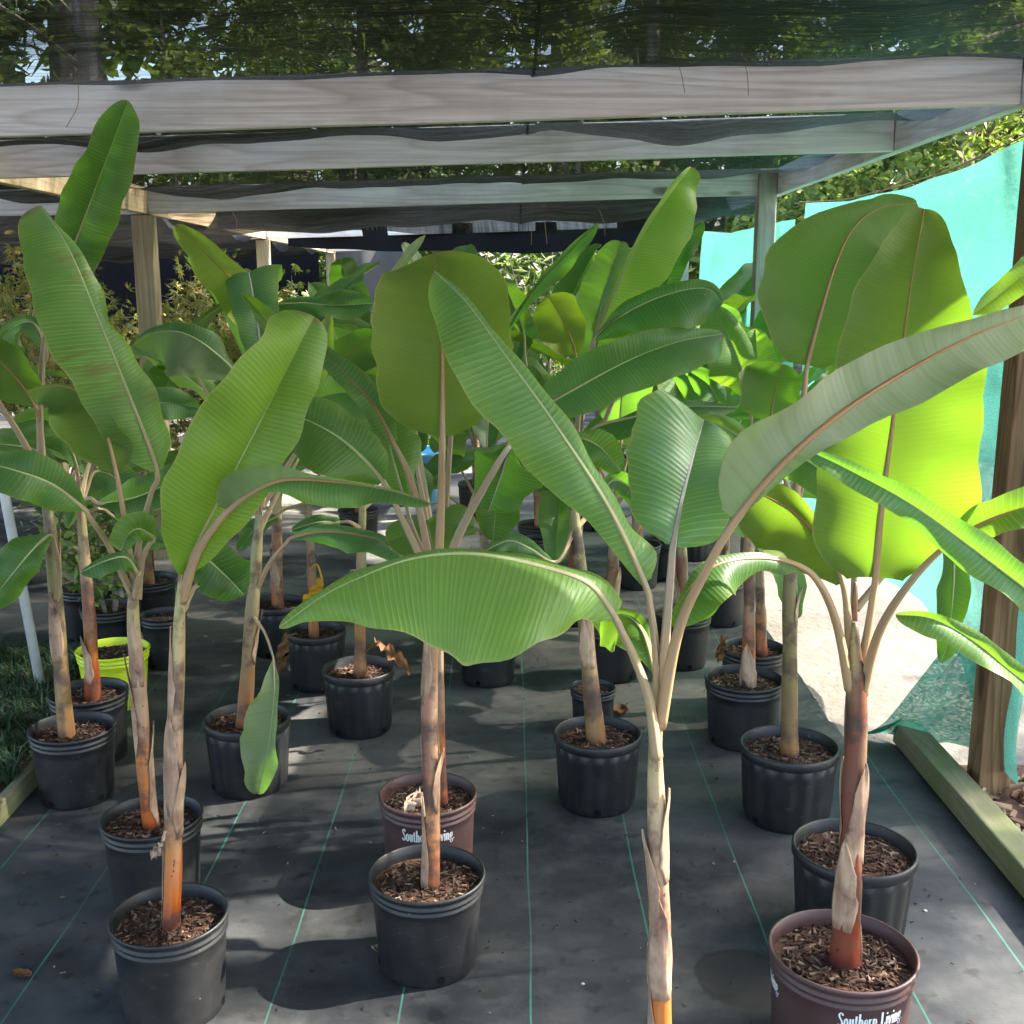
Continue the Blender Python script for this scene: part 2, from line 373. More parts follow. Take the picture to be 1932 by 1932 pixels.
def mat_curtain():
    m, nt = new_mat('green_mesh')
    tc = N(nt, 'TexCoord'); v = tc.outputs['Object']
    w = noise_n(nt, mapping(nt, v, (60, 60, 340)), 1.0, 1)
    b = noise_n(nt, mapping(nt, v, (2, 1.0, 2.5)), 1.0, 3)
    c = mixc(nt, w, (0.030, 0.19, 0.14), (0.080, 0.31, 0.245))
    c = mixc(nt, ramp(nt, b, [(0.4, 0.0), (0.7, 0.4)]), c, (0.07, 0.33, 0.27))
    pb = principled(nt, c, 0.55, bump(nt, w, 0.25, 0.003), 0.3)
    tl = N(nt, 'BsdfTranslucent'); nt.links.new(mixc(nt, 0.4, c, (0.12, 0.42, 0.34)), tl.inputs['Color'])
    mx = N(nt, 'MixShader'); mx.inputs[0].default_value = 0.45
    nt.links.new(pb.outputs[0], mx.inputs[1]); nt.links.new(tl.outputs[0], mx.inputs[2])
    tr = N(nt, 'BsdfTransparent')
    m2 = N(nt, 'MixShader'); nt.links.new(ramp(nt, w, [(0.42, 0.0), (0.62, 0.30)]), m2.inputs[0])
    nt.links.new(mx.outputs[0], m2.inputs[1]); nt.links.new(tr.outputs[0], m2.inputs[2])
    output(nt, m2.outputs[0]); return m

def mat_foliage(name, cols, trans=0.35, tcol=(0.30, 0.45, 0.05)):
    m, nt = new_mat(name)
    g = N(nt, 'NewGeometry')
    c = ramp(nt, g.outputs['Random Per Island'], [(i / (len(cols) - 1), k) for i, k in enumerate(cols)])
    pb = principled(nt, c, 0.55, None, 0.35)
    tl = N(nt, 'BsdfTranslucent'); nt.links.new(mixc(nt, 0.5, c, tcol), tl.inputs['Color'])
    mx = N(nt, 'MixShader'); mx.inputs[0].default_value = trans
    nt.links.new(pb.outputs[0], mx.inputs[1]); nt.links.new(tl.outputs[0], mx.inputs[2])
    output(nt, mx.outputs[0]); return m

def mat_bark():
    m, nt = new_mat('pine_bark')
    tc = N(nt, 'TexCoord'); v = mapping(nt, tc.outputs['Object'], (9, 9, 2.2))
    n = noise_n(nt, v, 1.0, 5, 0.65); vo = N(nt, 'TexVoronoi'); setin(vo, Scale=1.0); nt.links.new(v, vo.inputs['Vector'])
    c = mixc(nt, ramp(nt, n, [(0.3, 0.0), (0.7, 1.0)]), (0.10, 0.075, 0.06), (0.34, 0.29, 0.25))
    output(nt, principled(nt, c, 0.9, bump(nt, vo.outputs['Distance'], 0.7, 0.03), 0.15).outputs[0]); return m

def mat_plain(name, col, rough=0.5, metal=0.0, nscale=12.0, var=0.35, spec=0.5, trans=0.0):
    m, nt = new_mat(name)
    tc = N(nt, 'TexCoord')
    n = noise_n(nt, tc.outputs['Object'], nscale, 4, 0.6)
    c = mixc(nt, ramp(nt, n, [(0.35, 0.0), (0.75, var)]), col, tuple(x * 0.45 for x in col))
    pb = principled(nt, c, rough, bump(nt, n, 0.15, 0.01), spec); pb.inputs['Metallic'].default_value = metal
    sh = pb.outputs[0]
    if trans:
        tl = N(nt, 'BsdfTranslucent'); nt.links.new(c, tl.inputs['Color'])
        mx = N(nt, 'MixShader'); mx.inputs[0].default_value = trans
        nt.links.new(sh, mx.inputs[1]); nt.links.new(tl.outputs[0], mx.inputs[2]); sh = mx.outputs[0]
    output(nt, sh); return m

M = dict(
    leaf=mat_leaf(), stem=mat_stem(),
    rib_pale=mat_rib('leaf_stalk_pale', (0.33, 0.25, 0.14), (0.33, 0.40, 0.16)),
    rib_brown=mat_rib('leaf_stalk_brown', (0.36, 0.24, 0.13), (0.33, 0.15, 0.045)),
    rib_grey=mat_rib('leaf_stalk_grey', (0.36, 0.28, 0.18), (0.46, 0.46, 0.42)),
    wood_grey=mat_wood('weathered_wood', (0.80, 0.75, 0.70), (0.40, 0.33, 0.28)),
    wood_new=mat_wood('new_wood_y', (0.66, 0.52, 0.33), (0.42, 0.27, 0.13), axis=1),
    wood_grey_y=mat_wood('weathered_wood_y', (0.80, 0.77, 0.74), (0.42, 0.38, 0.35), axis=1),
    wood_post=mat_wood('post_wood', (0.42, 0.33, 0.21), (0.20, 0.125, 0.065), axis=2, green=0.35),
    wood_post_grey=mat_wood('grey_post_wood', (0.42, 0.38, 0.32), (0.22, 0.18, 0.14), axis=2),
    wood_post_brown=mat_wood('brown_post_wood', (0.30, 0.175, 0.085), (0.105, 0.052, 0.024), axis=2, grain=1.6),
    wood_sill=mat_wood('mossy_wood', (0.30, 0.27, 0.16), (0.15, 0.13, 0.07), axis=1, green=0.8),
    pot=mat_pot('black_plastic', (0.0050, 0.0055, 0.0068), 0.26),
    pot_brown=mat_pot('brown_plastic', (0.060, 0.024, 0.022), 0.35),
    pot_lime=mat_pot('lime_plastic', (0.55, 0.66, 0.02), 0.10),
    soil=mat_soil(), chip=mat_chip(), fabric=mat_fabric(), sand=mat_sand(), shade=mat_shade(), curtain=mat_curtain(),
    print=mat_plain('white_print', (0.72, 0.72, 0.70), 0.6, nscale=60, var=0.15),
    bark=mat_bark(), metal=mat_plain('galvanised_pipe', (0.70, 0.71, 0.72), 0.35, 0.25, 20, 0.25),
    blackcloth=mat_plain('black_cloth', (0.0045, 0.0045, 0.0055), 0.8, nscale=5, var=0.5, spec=0.12),
    greycloth=mat_plain('grey_cloth', (0.075, 0.075, 0.072), 0.8, nscale=5, var=0.3),
    hose=mat_plain('black_hose', (0.015, 0.015, 0.017), 0.3, nscale=30, var=0.3),
    blue=mat_plain('blue_plastic', (0.18, 0.48, 0.75), 0.4, nscale=12, var=0.3),
    dry=mat_plain('dry_leaf', (0.20, 0.095, 0.04), 0.7, nscale=40, var=0.7, spec=0.2, trans=0.2),
    sheath_skin=mat_sheath(),
    sheath=mat_plain('dry_sheath', (0.40, 0.28, 0.20), 0.6, nscale=26, var=0.95, spec=0.3),
    yellow=mat_plain('yellow_leaf', (0.62, 0.36, 0.03), 0.5, nscale=30, var=0.4, spec=0.4, trans=0.35),
    needle=mat_plain('pine_needle', (0.22, 0.13, 0.06), 0.7, nscale=50, var=0.2),
    stone=mat_plain('pale_stone', (0.6, 0.56, 0.5), 0.8, nscale=80, var=0.3),
    pine=mat_foliage('pine_needles', [(0.030, 0.060, 0.018), (0.060, 0.115, 0.026), (0.12, 0.17, 0.035), (0.17, 0.20, 0.05)]),
    broad=mat_foliage('broadleaf', [(0.05, 0.095, 0.02), (0.12, 0.18, 0.035), (0.22, 0.27, 0.06), (0.32, 0.33, 0.10)], 0.42),
    russet=mat_foliage('russet_leaf', [(0.20, 0.10, 0.05), (0.30, 0.19, 0.09), (0.26, 0.24, 0.10), (0.34, 0.28, 0.17)]),
    dark=mat_foliage('dark_leaf', [(0.015, 0.035, 0.012), (0.03, 0.06, 0.02), (0.05, 0.09, 0.025), (0.10, 0.14, 0.04)]),
    maple=mat_foliage('maple_leaf', [(0.045, 0.085, 0.03), (0.09, 0.13, 0.04), (0.17, 0.18, 0.06), (0.33, 0.27, 0.06), (0.34, 0.17, 0.06)]),
    grass=mat_foliage('mondo_grass', [(0.018, 0.042, 0.022), (0.035, 0.072, 0.036), (0.075, 0.11, 0.06)], 0.2),
    shrub=mat_foliage('shrub_leaf', [(0.03, 0.075, 0.02), (0.07, 0.13, 0.03), (0.15, 0.21, 0.06), (0.30, 0.33, 0.14)]),
)

# ------------------------------------------------------------------ object helpers
def obj_from(name, verts, faces, mat, parent=None, smooth=False, uvs=None):
    me = bpy.data.meshes.new(name)
    me.from_pydata([tuple(v) for v in verts], [], faces)
    if smooth: me.polygons.foreach_set('use_smooth', [True] * len(me.polygons))
    if mat: me.materials.append(mat)
    me.update()
    return link(name, me, parent)
def link(name, me, parent=None):
    o = bpy.data.objects.new(name, me); COL.objects.link(o)
    if parent: o.parent = parent
    return o
def empty(name, loc=(0, 0, 0)):
    o = bpy.data.objects.new(name, None); o.location = loc; o.empty_display_size = 0.1
    COL.objects.link(o); return o
def tag(o, label, cat, group=None):
    o['label'] = label; o['category'] = cat
    if group: o['group'] = group
    return o
def struct(o): o['kind'] = 'structure'; return o
def stuff(o): o['kind'] = 'stuff'; return o

class MB:
    def __init__(s): s.v, s.f = [], []
    def box(s, a, b, jit=0.0):
        i = len(s.v); (x0, y0, z0), (x1, y1, z1) = a, b
        s.v += [Vector(q) for q in ((x0, y0, z0), (x1, y0, z0), (x1, y1, z0), (x0, y1, z0), (x0, y0, z1), (x1, y0, z1), (x1, y1, z1), (x0, y1, z1))]
        s.f += [tuple(i + k for k in q) for q in ((0, 3, 2, 1), (4, 5, 6, 7), (0, 1, 5, 4), (1, 2, 6, 5), (2, 3, 7, 6), (3, 0, 4, 7))]
    def tube(s, pts, rads, n=10, cap=True, ref0=None):
        pts = [Vector(p) for p in pts]; i0 = len(s.v)
        if isinstance(rads, (int, float)): rads = [rads] * len(pts)
        ref = Vector(ref0) if ref0 is not None else None
        for k, p in enumerate(pts):
            t = (pts[min(k + 1, len(pts) - 1)] - pts[max(k - 1, 0)]).normalized()
            if ref is None:
                ref = Vector((1, 0, 0)) if abs(t.x) < 0.8 else Vector((0, 0, 1))
            a = (ref - t * ref.dot(t)).normalized(); b = t.cross(a); ref = a
            for j in range(n):
                an = 2 * math.pi * j / n
                s.v.append(p + (a * math.cos(an) + b * math.sin(an)) * rads[k] * (0.30 if ref0 is not None and j == 0 else 1.0))
        for k in range(len(pts) - 1):
            for j in range(n):
                q = i0 + k * n
                s.f.append((q + j, q + (j + 1) % n, q + n + (j + 1) % n, q + n + j))
        if cap:
            s.f.append(tuple(i0 + j for j in reversed(range(n))))
            e = i0 + (len(pts) - 1) * n
            s.f.append(tuple(e + j for j in range(n)))
    def lathe(s, prof, n=40, c=(0, 0, 0), flute=None):
        i0 = len(s.v)
        for k, (r, z) in enumerate(prof):
            for j in range(n):
                an = 2 * math.pi * j / n
                rr = r * (1 + (flute(k, an) if flute else 0))
                s.v.append(Vector((c[0] + rr * math.cos(an), c[1] + rr * math.sin(an), c[2] + z)))
        for k in range(len(prof) - 1):
            for j in range(n):
                q = i0 + k * n
                s.f.append((q + j, q + (j + 1) % n, q + n + (j + 1) % n, q + n + j))
    def quad(s, a, b, c, d):
        i = len(s.v); s.v += [Vector(a), Vector(b), Vector(c), Vector(d)]; s.f.append((i, i + 1, i + 2, i + 3))
    def build(s, name, mat, parent=None, smooth=False, loc=None):
        vs = s.v if loc is None else [v - Vector(loc) for v in s.v]
        o = obj_from(name, vs, s.f, mat, parent, smooth)
        if loc is not None: o.location = loc
        return o

def bevel(o, w=0.004, seg=2):
    md = o.modifiers.new('bevel', 'BEVEL'); md.width = w; md.segments = seg; md.limit_method = 'ANGLE'
    return o
def catmull(pts, n):
    pts = [Vector(p) for p in pts]
    if len(pts) == 2: return [pts[0].lerp(pts[1], i / n) for i in range(n + 1)]
    L = [0.0]
    for a, b in zip(pts, pts[1:]): L.append(L[-1] + max((b - a).length, 1e-5))
    out = []
    ext = [pts[0] * 2 - pts[1]] + pts + [pts[-1] * 2 - pts[-2]]
    for i in range(n + 1):
        d = L[-1] * i / n; k = 0
        while k < len(pts) - 2 and d > L[k + 1]: k += 1
        t = (d - L[k]) / (L[k + 1] - L[k])
        p0, p1, p2, p3 = ext[k:k + 4]
        out.append(0.5 * ((2 * p1) + (p2 - p0) * t + (2 * p0 - 5 * p1 + 4 * p2 - p3) * t * t + (3 * p1 - p0 - 3 * p2 + p3) * t ** 3))
    return out
def interp(tab, s):
    if s <= tab[0][0]: return tab[0][1]
    for (a, x), (b, y) in zip(tab, tab[1:]):
        if s <= b:
            t = (s - a) / (b - a); 
            if y == 0 and b == 1: return x * math.sqrt(max(0, 1 - t ** 1.7))
            t = t * t * (3 - 2 * t) * 0.5 + t * 0.5
            return x + (y - x) * t
    return tab[-1][1]
def uvlayer(me, name, vals):
    l = me.uv_layers.new(name=name)
    buf = []
    for lp in me.loops: buf += vals[lp.vertex_index]
    l.data.foreach_set('uv', buf)

# ------------------------------------------------------------------ banana leaves
def leaf_mesh(parent, pet, mid, wl, wr, sideL, sideR, up=(1, 1), tone=(0.3, 1, 0), rib='rib_pale', r0=0.011, arch=0.22, ripple=0.013, seed=0, nS=38, nQ=6, damage=0.0, name='leaf'):
    """pet, mid: 3-D points; wl/wr: tables (s, metres); sideL/R(k, M, T) -> unit side vectors"""
    rng = random.Random(seed)
    full = [Vector(p) for p in pet] + [Vector(p) for p in mid]
    C = catmull(mid, 120)
    ss = [0.5 - 0.5 * math.cos(math.pi * (0.04 + 0.96 * k / nS)) for k in range(nS + 1)]
    ss[0] = 0.0
    S = []
    for s in ss:
        f = s * 120; i = min(int(f), 119); S.append(C[i].lerp(C[i + 1], f - i))
    T = []
    for s in ss:
        i = int(min(max(s * 120, 3), 117)); T.append((C[i + 3] - C[i - 3]).normalized())
    length = sum((b - a).length for a, b in zip(C, C[1:]))
    SL, SR = sideL(S, T), sideR(S, T)
    verts, faces, uv1, uv2 = [], [], [], []
    ph = [rng.uniform(0, 6.28) for _ in range(4)]
    for sgn, tab, SD, u in ((-1, wl, SL, up[0]), (1, wr, SR, up[1])):
        i0 = len(verts)
        WW = [max(interp(tab, s), 0.0008) for s in ss]
        for _ in range(3): WW = WW[:2] + [(WW[i - 1] + 2 * WW[i] + WW[i + 1]) / 4 for i in range(2, len(WW) - 3)] + WW[-3:]
        for k, s in enumerate(ss):
            w = WW[k]
            w *= 1 + 0.035 * math.sin(17 * s + ph[0] * sgn) + 0.02 * math.sin(41 * s + ph[1])
            sd = SD[k]
            nn = sd.cross(T[k]) * (sgn * u)
            for q in range(nQ + 1):
                f = q / nQ
                lift = arch * w * 4 * f * (1 - f) * 0.5
                rip = ripple * f * f * (math.sin(9 * s * length / 0.5 + ph[2] + sgn) + 0.6 * math.sin(23 * s * length / 0.5 + ph[3] * sgn)) * min(1, w / 0.05)
                fine = 0.0
                p = S[k] + sd * (w * f) + nn * (lift + rip + fine) 
                verts.append(p)
                uv1.append((sgn * w * f, s * length)); uv2.append((f, s))
        for k in range(nS):
            for q in range(nQ):
                a = i0 + k * (nQ + 1) + q
                fc = (a, a + 1, a + nQ + 2, a + nQ + 1)
                # winding: sgn*u decides which face is the upper one
                faces.append(fc if sgn * u > 0 else fc[::-1])
    o = obj_from(name, verts, faces, M['leaf'], parent, True)
    uvlayer(o.data, 'metric', uv1); uvlayer(o.data, 'frac', uv2)
    o.color = (*tone, damage)
    # stalk and midrib: one tapering gutter under the blade
    pts = catmull(full, 60) if len(full) > 2 else full
    Lp = sum((Vector(b) - Vector(a)).length for a, b in zip(pet, pet[1:])) if len(pet) > 1 else 0.0
    Lt = sum((b - a).length for a, b in zip(pts, pts[1:]))
    mb = MB(); acc = 0.0; rads = []; uvv = []
    for k, p in enumerate(pts):
        if k: acc += (p - pts[k - 1]).length
        x = acc / Lt
        f = max(0.0, (acc - Lp) / max(Lt - Lp, 1e-4))
        rads.append(r0 * (1.0 - 0.35 * min(1, acc / max(Lp, 1e-4))) if f <= 0 else max(0.0010, r0 * 0.65 * (1 - f) ** 1.25))
        uvv.append((acc, f))
    nrib = 11
    t0 = (pts[1] - pts[0]).normalized(); upv = SR[0].cross(T[0]) * up[1]
    if upv.length < 1e-3 or abs(upv.normalized().dot(t0)) > 0.95: upv = Vector((0.1, -1, 0.1))
    rads = [q * 0.88 * (1 + 0.12 * max(0, 1 - k / 7)) for k, q in enumerate(rads)]
    mb.tube(pts, rads, nrib, ref0=upv)
    ro = mb.build('leaf_stalk', M[rib], o, True)
    uvlayer(ro.data, 'metric', [(j / nrib * 0.4 + uvv[k][0] * 0.2, uvv[k][1]) for k in range(len(pts)) for j in range(nrib)])
    return o

def px_leaf(plant, pet, mid, wl, wr, tl=10, tr=10, up=1, **kw):
    """points (px, py, dy) around the plant's distance; widths in photo pixels, tilt of each half towards the viewer in degrees"""
    Y = plant['y0']
    pp = [P(a, b, Y + c) for a, b, c in pet]; mm = [P(a, b, Y + c) for a, b, c in mid]
    sc = sum(mpp(p) for p in mm) / len(mm)
    def tab(t, th):
        if not isinstance(t[0], tuple): t = [(i / (len(t) - 1), x) for i, x in enumerate(t)]
        return [(s, w * sc / max(0.15, math.cos(math.radians(th)))) for s, w in t]
    ph = (plant['seed'] * 3.7 + plant['n'] * 2.3) % 6.283; wav = kw.pop('wav', 9.0)
    def side(sgn, th):
        def fn(S, T):
            R, prev = [], None
            for p, t in zip(S, T):
                V = (p - CAM).normalized(); r = V.cross(t)
                if prev is not None and r.dot(prev) < 0: r = -r
                R.append(r); prev = r if r.length > 1e-4 else prev
            n = len(R); out = []
            for k in range(n):
                acc = Vector((0, 0, 0))
                for j in range(max(0, k - 4), min(n, k + 5)): acc += R[j]
                V = (S[k] - CAM).normalized(); t = T[k]
                r = (acc - t * acc.dot(t)).normalized()
                nv = (-V - t * (-V).dot(t)); nv = (nv - r * nv.dot(r))
                nv = nv.normalized() if nv.length > 1e-3 else Vector((0, -1, 0))
                a = math.radians(th + wav * math.sin(k / n * 6.283 * 1.4 + ph * sgn) + 0.5 * wav * math.sin(k / n * 6.283 * 3.1 + 2 * ph))
                out.append((r * sgn * math.cos(a) + nv * math.sin(a)).normalized())
            return out
        return fn
    u = up if isinstance(up, tuple) else (up, up)
    plant['n'] += 1
    return leaf_mesh(plant['root'], pp, mm, tab(wl, tl), tab(wr, tr), side(-1, tl), side(1, tr), up=(u[0], u[1]), seed=hash((plant['seed'], plant['n'])) & 0xffff, **kw)

def auto_leaf(plant, base, az, el, length, width, droop, petl, tone, rng, roll=0.0, fold=25):
    d0 = Vector((math.cos(az) * math.cos(el), math.sin(az) * math.cos(el), math.sin(el)))
    pts = [Vector(base)]; e = el; p = Vector(base)
    n = 10; tot = petl + length
    for i in range(n):
        f = (i + 1) / n
        e = el - droop * f ** 1.6
        d = Vector((math.cos(az) * math.cos(e), math.sin(az) * math.cos(e), math.sin(e)))
        p = p + d * (tot / n); pts.append(p.copy())
    k = max(1, int(round(petl / tot * n)))
    pet, mid = pts[:k], pts[k:]
    wt = [(0, 0.12 * width), (0.10, 0.7 * width), (0.3, 0.98 * width), (0.6, width), (0.85, 0.72 * width), (1, 0)]
    def side(sgn):
        def fn(S, T):
            out = []
            for s, t in zip(S, T):
                h = t.cross(Vector((0, 0, 1)))
                h = h.normalized() if h.length > 1e-3 else Vector((math.sin(az), -math.cos(az), 0))
                nn = h.cross(t).normalized()
                a = math.radians(fold); r = Matrix.Rotation(roll, 3, t)
                out.append((r @ (h * sgn * math.cos(a) + nn * math.sin(a))).normalized())
            return out
        return fn
    plant['n'] += 1
    return leaf_mesh(plant['root'], pet, mid, wt, wt, side(-1), side(1), up=(1, 1), tone=tone, rib='rib_pale', seed=rng.randrange(9999), r0=0.009, ripple=0.014, arch=0.15, nS=26, nQ=4)
# for auto leaves: sideR is to the right of travel seen from above; blade normal T x side * sgn points up -> front face

# ------------------------------------------------------------------ pots and plants
SOIL_MESH = []
def soil_meshes():
    for v in range(3):
        rng = random.Random(50 + v); mb = MB()
        n, rings = 28, 6
        mb.v.append(Vector((0, 0, 0.004)))
        for k in range(1, rings + 1):
            for j in range(n):
                a = 2 * math.pi * j / n; r = k / rings
                mb.v.append(Vector((r * math.cos(a), r * math.sin(a), 0.012 * noise.noise(Vector((r * math.cos(a) * 5, r * math.sin(a) * 5, v * 9))) * (1 - 0.3 * r))))
        for j in range(n): mb.f.append((0, 1 + j, 1 + (j + 1) % n))
        for k in range(rings - 1):
            for j in range(n):
                a = 1 + k * n; mb.f.append((a + j, a + n + j, a + n + (j + 1) % n, a + (j + 1) % n))
        for _ in range(560):
            a = rng.uniform(0, 6.283); r = math.sqrt(rng.random()) * 0.95
            c = Vector((r * math.cos(a), r * math.sin(a), rng.uniform(0.0, 0.045)))
            l, w, t = rng.uniform(0.05, 0.16), rng.uniform(0.022, 0.065), rng.uniform(0.006, 0.022)
            R = Matrix.Rotation(rng.uniform(0, 6.28), 3, 'Z') @ Matrix.Rotation(rng.gauss(0, 0.35), 3, 'X') @ Matrix.Rotation(rng.gauss(0, 0.3), 3, 'Y')
            i = len(mb.v)
            for q in ((-l, -w * .6, -t), (l, -w * .3, -t), (l * .9, w * .5, -t), (-l * .8, w, -t), (-l, -w * .5, t), (l * .8, -w * .4, t * 1.6), (l, w * .4, t), (-l * .9, w * .7, t)):
                mb.v.append(c + R @ Vector(q) * 0.62)
            mb.f += [tuple(i + k for k in q) for q in ((0, 3, 2, 1), (4, 5, 6, 7), (0, 1, 5, 4), (1, 2, 6, 5), (2, 3, 7, 6), (3, 0, 4, 7))]
        me = bpy.data.meshes.new('soil'); me.from_pydata([tuple(q) for q in mb.v], [], mb.f); me.materials.append(M['soil'])
        SOIL_MESH.append(me)
soil_meshes()

LET = {  # serif letter strokes: (polyline, width); thick 0.17, thin 0.07
 'S': (0.52, [([(.44, .82), (.40, .95), (.25, 1.0), (.12, .92), (.10, .76), (.22, .60), (.36, .45), (.44, .28), (.38, .08), (.24, 0.0), (.10, .04), (.05, .2)], .12)]),
 'o': (0.46, [([(.23 + .15 * math.cos(a / 12 * 6.283), .32 + .31 * math.sin(a / 12 * 6.283)) for a in range(13)], .12)]),
 'u': (0.50, [([(.02, .62), (.16, .62)], .06), ([(.12, .64), (.12, .14), (.2, .02), (.36, .08)], .13), ([(.38, .64), (.38, 0.0)], .14), ([(.30, .62), (.40, .62)], .06), ([(.36, .02), (.47, .02)], .06)]),
 't': (0.34, [([(.16, .86), (.16, .10), (.22, .01), (.32, .06)], .13), ([(.03, .60), (.30, .60)], .07)]),
 'h': (0.52, [([(.12, 1.02), (.12, 0.0)], .14), ([(.02, 1.0), (.14, 1.0)], .06), ([(.12, .48), (.24, .62), (.36, .58), (.40, .44), (.40, 0.0)], .13), ([(.03, .02), (.22, .02)], .06), ([(.31, .02), (.5, .02)], .06)]),
 'e': (0.42, [([(.09, .36), (.34, .36), (.33, .54), (.22, .63), (.10, .54), (.07, .32), (.12, .10), (.24, .01), (.37, .12)], .10)]),
 'r': (0.38, [([(.12, .64), (.12, 0.0)], .14), ([(.02, .62), (.14, .62)], .06), ([(.13, .46), (.22, .62), (.34, .58)], .12), ([(.03, .02), (.23, .02)], .06)]),
 'n': (0.52, [([(.12, .64), (.12, 0.0)], .14), ([(.02, .62), (.14, .62)], .06), ([(.12, .48), (.24, .62), (.36, .58), (.40, .44), (.40, 0.0)], .13), ([(.03, .02), (.22, .02)], .06), ([(.31, .02), (.5, .02)], .06)]),
 'L': (0.54, [([(.14, 1.0), (.14, 0.0)], .16), ([(.03, .98), (.27, .98)], .06), ([(.03, .03), (.48, .03)], .07), ([(.47, .02), (.49, .26)], .07)]),
 'i': (0.26, [([(.13, .64), (.13, 0.0)], .14), ([(.03, .62), (.14, .62)], .06), ([(.03, .02), (.23, .02)], .06), ([(.13, .80), (.13, .93)], .13)]),
 'v': (0.46, [([(.08, .62), (.24, .02)], .14), ([(.25, .02), (.39, .62)], .08), ([(.0, .62), (.18, .62)], .06), ([(.31, .62), (.46, .62)], .06)]),
 'g': (0.46, [([(.21 + .13 * math.cos(a / 10 * 6.283), .43 + .19 * math.sin(a / 10 * 6.283)) for a in range(11)], .10), ([(.32, .56), (.44, .62)], .07), ([(.13, .26), (.08, .14), (.30, .05), (.40, -.08), (.30, -.24), (.10, -.24), (.05, -.10), (.12, .04)], .08)]),
 '.': (0.16, [([(.06, .02), (.06, .12)], .10)]),
}
def lettering(text, height, wall_r, z0, ang, parent):
    """white print wrapped round a pot wall; wall_r(z) gives the radius"""
    mb = MB(); x = 0.0; kx = 0.62
    glyphs = []
    for ch in text:
        if ch == ' ': x += 0.22; continue
        w, st = LET[ch]; glyphs.append((x, st)); x += w * kx + 0.02
    tot = x
    def put(qx, qy):
        z = z0 + qy * height; r = wall_r(z) + 0.0012
        a = ang + (qx - tot / 2) * height / r
        return Vector((r * math.cos(a), r * math.sin(a), z))
    for gx, st in glyphs:
        for pl, w in st:
            pl = [Vector((gx + a * kx, b, 0)) for a, b in pl]
            L = []
            for k, p in enumerate(pl):
                t = (pl[min(k + 1, len(pl) - 1)] - pl[max(k - 1, 0)]).normalized()
                n_ = Vector((-t.y, t.x, 0)) * w / 2
                n_.x *= 0.9; n_.y *= 0.6
                L.append((p + n_, p - n_))
            for (a, b), (c, d) in zip(L, L[1:]):
                mb.quad(put(a.x, a.y), put(b.x, b.y), put(d.x, d.y), put(c.x, c.y))
    return mb.build('lettering', M['print'], parent)

def make_pot(parent, loc, R, h, kind='ring', mat='pot', taper=0.84, rot=0.0, print_angles=(), tilt=0.0):
    """loc in world (ground), returns the pot; soil is its sub-part"""
    Rb = R * taper
    wall = lambda z: Rb + (R * 0.955 - Rb) * (z / h)
    mb = MB()
    if kind == 'ring':
        prof = [(0.001, 0.004), (Rb * .90, 0.004), (Rb * .97, 0.0), (Rb, 0.010)]
        for k in range(1, 9): prof.append((wall(h * 0.80 * k / 8), h * 0.80 * k / 8))
        prof += [(wall(h * .815) + .004, h * .82), (wall(h * .83) + .004, h * .835), (wall(h * .845), h * .85), (wall(h * .865), h * .868), (wall(h * .88) + .005, h * .885), (wall(h * .9) + .005, h * .90), (wall(h * .915) + .001, h * .915),
                 (wall(h * .94) + .001, h * .945), (R * .985, h * .955), (R, h * .968), (R, h * .992), (R * .985, h), (R * .965, h), (R * .95, h * .99), (wall(h) * .965, h * .9), (wall(h * .8) * .965, h * .78)]
        fl = None
    else:
        prof = [(0.001, 0.004), (Rb * .90, 0.004), (Rb * .97, 0.0), (Rb, 0.010)]
        for k in range(1, 9): prof.append((wall(h * 0.86 * k / 8), h * 0.86 * k / 8))
        prof += [(wall(h * .87), h * .872), (R * .985, h * .885), (R * 1.0, h * .90), (R * 1.0, h * .985), (R * .985, h), (R * .955, h), (R * .945, h * .99), (wall(h) * .955, h * .9), (wall(h * .8) * .955, h * .78)]
        fl = lambda k, a: (0.030 * (0.5 + 0.5 * math.copysign(abs(math.cos(a * 17)) ** 0.5, math.cos(a * 17))) * (1 if 3 < k < 12 else 0)) if True else 0
    rng = random.Random(int(abs(loc[0] * 997 + loc[1] * 613)))
    ell = rng.uniform(-0.012, 0.012); eph = rng.uniform(0, 6)
    base_fl = fl
    fl2 = lambda k, a: (base_fl(k, a) if base_fl else 0) + ell * math.cos(2 * a + eph) * (k / len(prof))
    mb.lathe(prof, 102 if kind != 'ring' else 56, flute=fl2)
    o = mb.build('pot', M[mat], parent, True)
    o.location = loc; o.rotation_euler = (tilt, 0, rot)
    so = link('soil', SOIL_MESH[rng.randrange(3)], o)
    so.location = (0, 0, h * 0.86); so.scale = (R * .93, R * .93, R * .93 * 0.9); so.rotation_euler = (0, 0, rng.uniform(0, 6.28)); stuff(so)
    hm = MB()
    for a in (0.3, 1.87, 3.44, 5.0):
        a += rng.uniform(-.2, .2); z = 0.024; r = wall(z) * (1.030 if kind != 'ring' else 1.0) + 0.0015
        cx = []
        for j in range(8):
            b = 2 * math.pi * j / 8
            cx.append(Vector((r * math.cos(a + 0.011 * math.cos(b) / r), r * math.sin(a + 0.011 * math.cos(b) / r), z + 0.011 * math.sin(b))))
        i = len(hm.v); hm.v += cx; hm.f.append(tuple(range(i, i + 8)))
    hm.build('drain_holes', M['blackcloth'], o)
    for a in print_angles:
        lettering('Southern Living.', 0.034, wall, h * 0.655, a - rot, o)
    return o

def pot_at(x0, x1, y0, y1, h=0.245, k=1.0):
    c = G((x0 + x1) / 2, (y0 + y1) / 2, h); R = (x1 - x0) / 2 * mpp(c) * k
    return Vector((c.x, c.y, 0)), R

